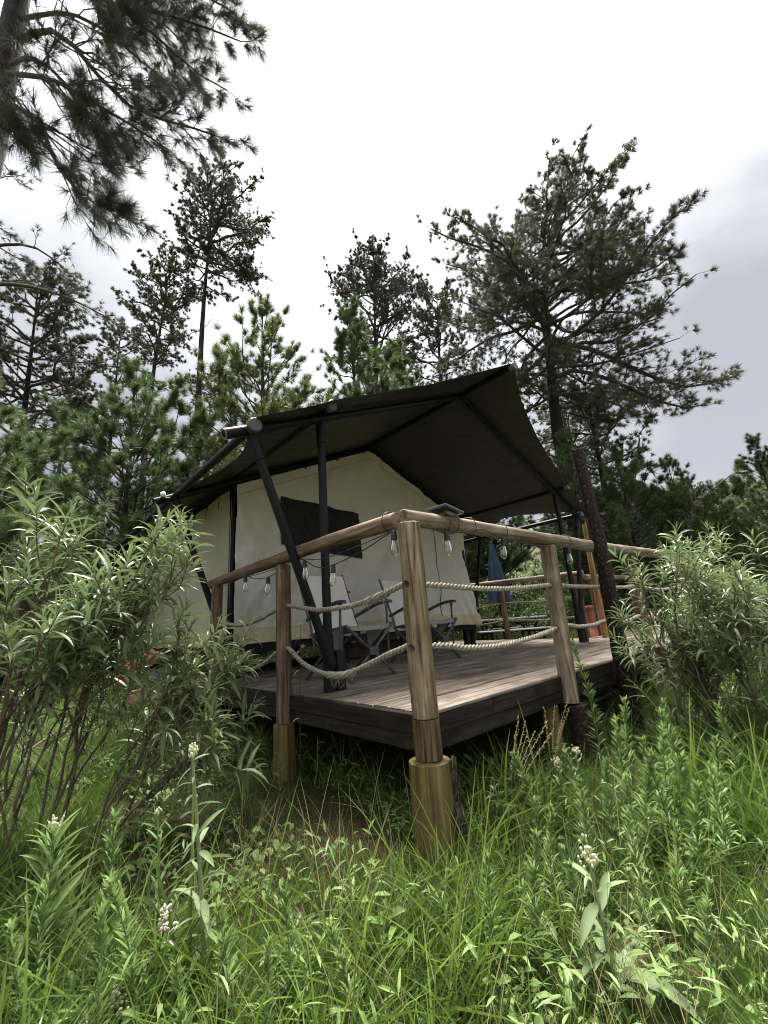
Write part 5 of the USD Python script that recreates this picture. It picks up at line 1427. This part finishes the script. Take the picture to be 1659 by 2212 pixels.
spots = [(1.24, -0.28, 0.86, 'tall feathery weed in front of the pale grey post'), (0.75, -0.62, 0.44, None), (1.0, -0.55, 0.48, None), (1.15, -0.72, 0.42, None), (0.55, -0.75, 0.36, None), (0.3, -0.62, 0.30, None), (0.12, -0.70, 0.33, None),
         (-0.05, -0.62, 0.34, None), (-0.30, -0.72, 0.33, None), (-0.42, -0.60, 0.30, None), (0.2, -0.95, 0.30, None), (0.42, -0.98, 0.34, None), (0.62, -1.0, 0.36, None), (0.9, -0.95, 0.40, None), (0.02, -1.05, 0.24, None), (-0.95, -0.30, 0.30, None),
         (-1.25, 0.02, 0.38, None), (-1.1, -0.2, 0.32, None), (-1.32, 0.2, 0.44, None), (-1.5, 0.05, 0.32, None), (-0.85, -0.45, 0.26, None), (1.35, -0.95, 0.42, None), (0.5, -0.5, 0.34, None), (0.30, -0.36, 0.36, None), (1.45, -0.62, 0.4, None), (-1.36, -0.12, 0.34, None), (-1.22, -0.32, 0.28, None), (-1.46, 0.12, 0.36, None), (-1.05, -0.38, 0.26, None), (-0.12, -0.95, 0.26, None), (0.12, -0.88, 0.33, None), (0.33, -0.80, 0.34, None), (0.65, -0.82, 0.40, None), (0.85, -0.75, 0.42, None), (0.45, -0.64, 0.34, None), (-0.22, -0.85, 0.28, None)]
pl = []
ORD = 'first second third fourth fifth sixth seventh eighth ninth tenth eleventh twelfth thirteenth fourteenth fifteenth sixteenth seventeenth eighteenth nineteenth twentieth twenty-first twenty-second twenty-third twenty-fourth twenty-fifth twenty-sixth twenty-seventh twenty-eighth twenty-ninth thirtieth'.split()
for k, (x, y, h, lab) in enumerate(spots):
    h = h * (1.0 if k == 0 else 1.18)
    lab = lab or 'upright feathery green weed standing in the grass'
    grp = None if k == 0 else 'feathery weeds in the grass'
    if k:
        lf = x < -0.8
        mates = sorted([s_ for s_ in spots[1:] if (s_[0] < -0.8) == lf], key=lambda s_: (A([s_[0], s_[1], 0]) - EYE) @ RIGHT / ((A([s_[0], s_[1], 0]) - EYE) @ FWD))
        n_ = [s_[:2] for s_ in mates].index((x, y))
        lab = 'upright feathery green weed in the %s grass, %s from the left' % ('lower left' if lf else 'lower right', ORD[n_])
    if k == 0 or len(pl) < 4:
        H = h
        stem_m, fol = plume(500 + k, H, 220 if k == 0 else 150, 0.085 if k == 0 else 0.095)
        path = thing('feathery_weed', lab, 'weed', (x, y, tz(x, y) - 0.01), group=grp)
        obj('stem', stem_m, 'green_stem', path, smooth=True); obj('foliage', fol, 'plume_leaf', path, smooth=True, kind='stuff')
        if k:
            pl.append((path, H))
    else:
        src_, h0 = pl[k % 3]
        copy_of(src_, 'feathery_weed', lab, (x, y, tz(x, y) - 0.01), rotz(k * 1.9) @ rotx(g.normal() * 0.08), h / h0, grp)

# creeper on the left post
q = np.random.default_rng(61)
t = np.linspace(0, 1, 60)
S = np.stack([-0.06 - 0.064 * np.cos(2.2 + t * 2.4), 1.36 - 0.075 * np.sin(2.2 + t * 2.4), -0.45 + 0.55 * t], 1) + q.normal(size=(60, 3)) * 0.003
p = thing('creeper', 'thin creeper climbing the left weathered post', 'creeper', S[0])
obj('stem', MB().tube(S - S[0], 0.0025, 5), 'green_stem', p, smooth=True)
s, d = along(np.repeat((S - S[0])[None], 54, 0), q.uniform(0, 1, 54))
dl = q.normal(size=(54, 3)) + A([-0.7, -0.7, 0])
V, F = leaves(s, dl, q.uniform(0.02, 0.045, 54), q.uniform(0.008, 0.016, 54), q.uniform(0.2, 1.0, 54), q, 4)
for i in range(54):
    obj('leaf', (V[i], F), 'dark_leaf', p, smooth=True)
V, F = leaves(A([(-1.50, -0.06, -0.66), (-1.42, 0.05, -0.55), (-1.40, 0.03, -0.54)]), A([(-0.2, -0.25, 0.9), (0.2, -0.3, 0.3), (-0.3, -0.1, 0.4)]), A([0.30, 0.10, 0.09]), A([0.02, 0.028, 0.022]), A([1.4, 1.6, 1.9]), q)
p = thing('yellow_plant', 'yellowed leaves low in the grass at the bottom left corner', 'plant', (0, 0, 0))
for i in range(3):
    obj('leaf', (V[i], F), 'yellow_leaf', p, smooth=True)


# ------------------------------------------------------------------ grass and ground cover
def clump(seed, n, rad, h, w, mat_bend=0.9, K=4):
    q = np.random.default_rng(seed)
    a = q.uniform(0, 6.28, n); rr_ = rad * np.sqrt(q.uniform(size=n))
    base = np.stack([rr_ * np.cos(a), rr_ * np.sin(a), np.full(n, -0.02)], 1)
    b = q.uniform(0, 6.28, n)
    d = np.stack([np.cos(b) * 0.35, np.sin(b) * 0.35, np.ones(n)], 1) + q.normal(size=(n, 3)) * 0.12
    l = h * q.uniform(0.45, 1.15, n)
    bend = mat_bend * q.uniform(0.2, 1.6, n)
    u = np.linspace(0, 1, K)
    side = unit(np.cross(d, q.normal(size=(n, 3)) + 1e-3))
    V = np.zeros((n, K, 2, 3)); p = base.copy(); dd = unit(d); hor = np.stack([np.cos(b), np.sin(b), np.zeros(n)], 1)
    for k in range(K):
        hw = (w / 2 * (1 - u[k] ** 1.6 * 0.97))
        V[:, k, 0] = p - side * hw; V[:, k, 1] = p + side * hw
        dd = unit(unit(d) + (hor * 0.9 - A([0, 0, 1.0]) * 0.55) * (bend * u[k])[:, None])
        p = p + dd * (l / (K - 1))[:, None]
    f = []
    for k in range(K - 1):
        i = 2 * k
        f += [[i, i + 1, i + 3], [i, i + 3, i + 2]]
    return join(V.reshape(n, 2 * K, 3), A(f))


def scatter(name, label, cat, protos_, mats, pts, scl, seed, up=None):
    """a PointInstancer of clumps"""
    q = np.random.default_rng(seed)
    path = numbered('/World', name)
    pi = UsdGeom.PointInstancer.Define(stage, path)
    tg_ = []
    for k, (m, mt) in enumerate(zip(protos_, mats)):
        pp = '%s/clump_%03d' % (path, k)
        usdkit.mesh(stage, pp, m, M[mt], smooth=False)
        tg_.append(pp)
    pi.CreatePrototypesRel().SetTargets(tg_)
    n = len(pts)
    pi.CreatePositionsAttr(Vt.Vec3fArray.FromNumpy(np.asarray(pts, np.float32)))
    pi.CreateProtoIndicesAttr(Vt.IntArray.FromNumpy(q.integers(0, len(protos_), n).astype(np.int32)))
    a = q.uniform(0, 2 * np.pi, n)
    tx, ty = q.normal(size=(2, n)) * 0.10
    Q = [Gf.Quath(float(math.cos(h / 2)), float(x), float(y), float(math.sin(h / 2))) for h, x, y in zip(a, tx * 0.5, ty * 0.5)]
    pi.CreateOrientationsAttr(Q)
    sc = np.asarray(scl, np.float32)
    pi.CreateScalesAttr(Vt.Vec3fArray.FromNumpy(np.stack([sc, sc, sc * q.uniform(0.75, 1.25, n).astype(np.float32)], 1).astype(np.float32)))
    tag(pi, label, cat, None, 'stuff')


HEAD = math.atan2(FWD[1], FWD[0])


def field(n, r0, r1, seed, half=0.95, p=1.0, az0=None):
    q = np.random.default_rng(seed)
    r = r0 + (r1 - r0) * q.uniform(size=n) ** p
    a = (HEAD if az0 is None else az0) + q.uniform(-half, half, n)
    return np.stack([EYE[0] + r * np.cos(a), EYE[1] + r * np.sin(a)], 1), r


def keep(xy, deckm=0.12):
    x, y = xy[:, 0], xy[:, 1]
    k = ~((x > deckm) & (y > deckm) & (x < 5.4) & (y < 6.8)) & ~((x > 5.0) & (y > deckm) & (y < 1.3) & (x < 8.4))
    dd = np.hypot((x + 0.24) / 0.24, (y - 0.66) / 0.38)
    k &= dd > 0.85 + 0.4 * noise(np.stack([x * 5, y * 5, x * 0], -1))
    k &= np.hypot(x + 0.06, y + 0.06) > 0.12
    return k


xy, r = field(5200, 0.75, 8.0, 71, 0.98, 1.25)
k = keep(xy); xy, r = xy[k], r[k]
hn = 0.30 + 1.35 * fbm(np.stack([xy[:, 0] * 1.1, xy[:, 1] * 1.1, xy[:, 0] * 0], -1), 3, 2)
nearp = np.hypot(xy[:, 0] + 0.3, xy[:, 1] - 0.8)
hn *= np.where((xy[:, 0] < 0) & (nearp < 1.0), 0.45, 1.0)
hn *= np.where(np.hypot(xy[:, 0] - 1.38, xy[:, 1] + 0.25) < 0.42, 0.5, 1.0) * np.where(np.hypot(xy[:, 0] - 2.3, xy[:, 1] + 0.3) < 0.35, 0.6, 1.0)
hn *= np.interp(r, [0.7, 1.6], [0.6, 1.0]) * np.where(xy[:, 0] > 0.1, 1.25, 1.0)
pts = np.column_stack([xy, terrain(xy[:, 0], xy[:, 1]) - 0.01])
scatter('grass', 'lush long green grass growing all around the deck', 'grass', [clump(600 + i, (34, 30, 15, 36, 24)[i], 0.09, (0.24, 0.32, 0.46, 0.20, 0.30)[i], (0.0052, 0.0064, 0.011, 0.0045, 0.008)[i], (0.5, 0.75, 1.0, 0.4, 1.2)[i], 5) for i in range(5)], ['grass_blade', 'grass_cool', 'grass_blade', 'grass_cool', 'grass_cool'], pts, hn, 72)
xy, r = field(800, 0.9, 6.0, 73, 0.98, 1.2); k = keep(xy); xy = xy[k]
scatter('dry_grass', 'single dry straw coloured blades between the green grass', 'dry grass', [clump(620 + i, 4, 0.06, 0.42, 0.003, 0.9, 6) for i in range(3)], ['straw'] * 3, np.column_stack([xy, terrain(xy[:, 0], xy[:, 1])]), np.random.default_rng(5).uniform(0.6, 1.2, len(xy)), 74)
xy, r = field(6500, 8.0, 46.0, 75, 1.0, 1.5); k = keep(xy); xy, r = xy[k], r[k]
scatter('meadow_grass', 'paler grass on the forest floor farther back', 'grass', [clump(640 + i, 30, 0.28, 0.34, 0.016, 0.9, 3) for i in range(3)], ['grass_far'] * 3, np.column_stack([xy, terrain(xy[:, 0], xy[:, 1]) - 0.02]), np.interp(r, [8, 40], [0.8, 1.9]), 76)


def forb(seed, n, rad, h, ll, wd):
    q = np.random.default_rng(seed)
    a = q.uniform(0, 6.28, n); rr_ = rad * np.sqrt(q.uniform(size=n))
    base = np.stack([rr_ * np.cos(a), rr_ * np.sin(a), h * q.uniform(0.1, 1, n)], 1)
    b = q.uniform(0, 6.28, n)
    V, F = leaves(base, np.stack([np.cos(b), np.sin(b), q.uniform(0.1, 0.9, n)], 1), ll * q.uniform(0.6, 1.2, n), ll * wd * q.uniform(0.7, 1.2, n), q.uniform(0.2, 1.2, n), q, 4)
    return join(V, F)


xy, r = field(650, 0.9, 7.0, 77, 0.98, 1.2); k = keep(xy, 0.2); xy = xy[k]
scatter('ground_herbs', 'low leafy herbs creeping between the grass', 'herbs', [forb(660 + i, 26, 0.10, (0.05, 0.12, 0.08, 0.16)[i], (0.035, 0.05, 0.03, 0.055)[i], (0.5, 0.28, 0.6, 0.14)[i]) for i in range(4)], ['dark_leaf', 'plume_leaf', 'weed_leaf', 'plume_leaf'], np.column_stack([xy, terrain(xy[:, 0], xy[:, 1])]), np.random.default_rng(6).uniform(0.6, 1.5, len(xy)), 78)
q = np.random.default_rng(79)
n = 240
c = np.stack([-0.22 + q.normal(size=n) * 0.17, 0.62 + q.normal(size=n) * 0.22, np.zeros(n)], 1); c[:, 2] = terrain(c[:, 0], c[:, 1]) + 0.006
d = q.normal(size=(n, 3)) * A([1, 1, 0.12]); d = unit(d) * q.uniform(0.04, 0.12, (n, 1))
w = unit(np.cross(d, A([0, 0, 1.0]))) * 0.0013
V = np.stack([c - w, c + w, c + d + A([0, 0, 0.006])], 1)
obj('needle_litter', (V.reshape(-1, 3), np.arange(3 * n).reshape(-1, 3)), 'dead_needles', kind='stuff', label='brown fallen pine needles on the bare dirt patch', cat='needle litter')


n = 420
c = np.stack([q.uniform(0.05, 5.2, n), q.uniform(0.05, 2.7, n), np.full(n, 0.004)], 1)
d = q.normal(size=(n, 3)) * A([1, 1, 0.0]); d = unit(d) * q.uniform(0.05, 0.14, (n, 1))
w = unit(np.cross(d, A([0, 0, 1.0]))) * 0.0014
V = np.stack([c - w, c + w, c + d + A([0, 0, 0.005])], 1)
obj('needle_litter', (V.reshape(-1, 3), np.arange(3 * n).reshape(-1, 3)), 'dead_needles', kind='stuff', label='fallen pine needles scattered on the deck boards', cat='needle litter')


def bush(seed, n, rad, h, ll):
    q = np.random.default_rng(seed)
    p = unit(q.normal(size=(n, 3))) * (q.uniform(size=(n, 1)) ** 0.4) * A([rad, rad, h * 0.55]) * (1 + 0.35 * q.normal(size=(n, 1)) * 0.5)
    p[:, 2] = np.abs(p[:, 2] + h * 0.5)
    V, F = leaves(p, unit(p - A([0, 0, h * 0.3])) + q.normal(size=(n, 3)) * 0.5 + A([0, 0, 0.2]), ll * q.uniform(0.6, 1.2, n), ll * 0.3 * q.uniform(0.7, 1.2, n), q.uniform(0.2, 1.2, n), q, 3)
    return join(V, F)


xy, r = field(420, 8.5, 34.0, 81, 0.62, 1.2, 0.18); k = keep(xy)
k &= ~((np.hypot(xy[:, 0] - 7, xy[:, 1] - 4) < 3.2)); xy, r = xy[k], r[k]
scatter('brush', 'light green brush covering the slope under the young pines at the right', 'brush', [bush(680 + i, 260, 0.6, (0.9, 1.2, 0.7)[i], 0.13) for i in range(3)], ['bush_leaf', 'bush_leaf', 'dark_leaf'], np.column_stack([xy, terrain(xy[:, 0], xy[:, 1])]), np.interp(r, [8, 34], [0.8, 1.7]), 82)
xy, r = field(260, 9.5, 40.0, 83, 0.75, 1.2, 1.2); k = keep(xy); xy, r = xy[k], r[k]
scatter('undergrowth', 'dark undergrowth of the wood behind the tent', 'undergrowth', [bush(690 + i, 220, 0.7, (1.0, 1.5)[i], 0.16) for i in range(2)], ['dark_leaf', 'bush_leaf'], np.column_stack([xy, terrain(xy[:, 0], xy[:, 1])]), np.interp(r, [8, 40], [0.8, 1.6]), 84)
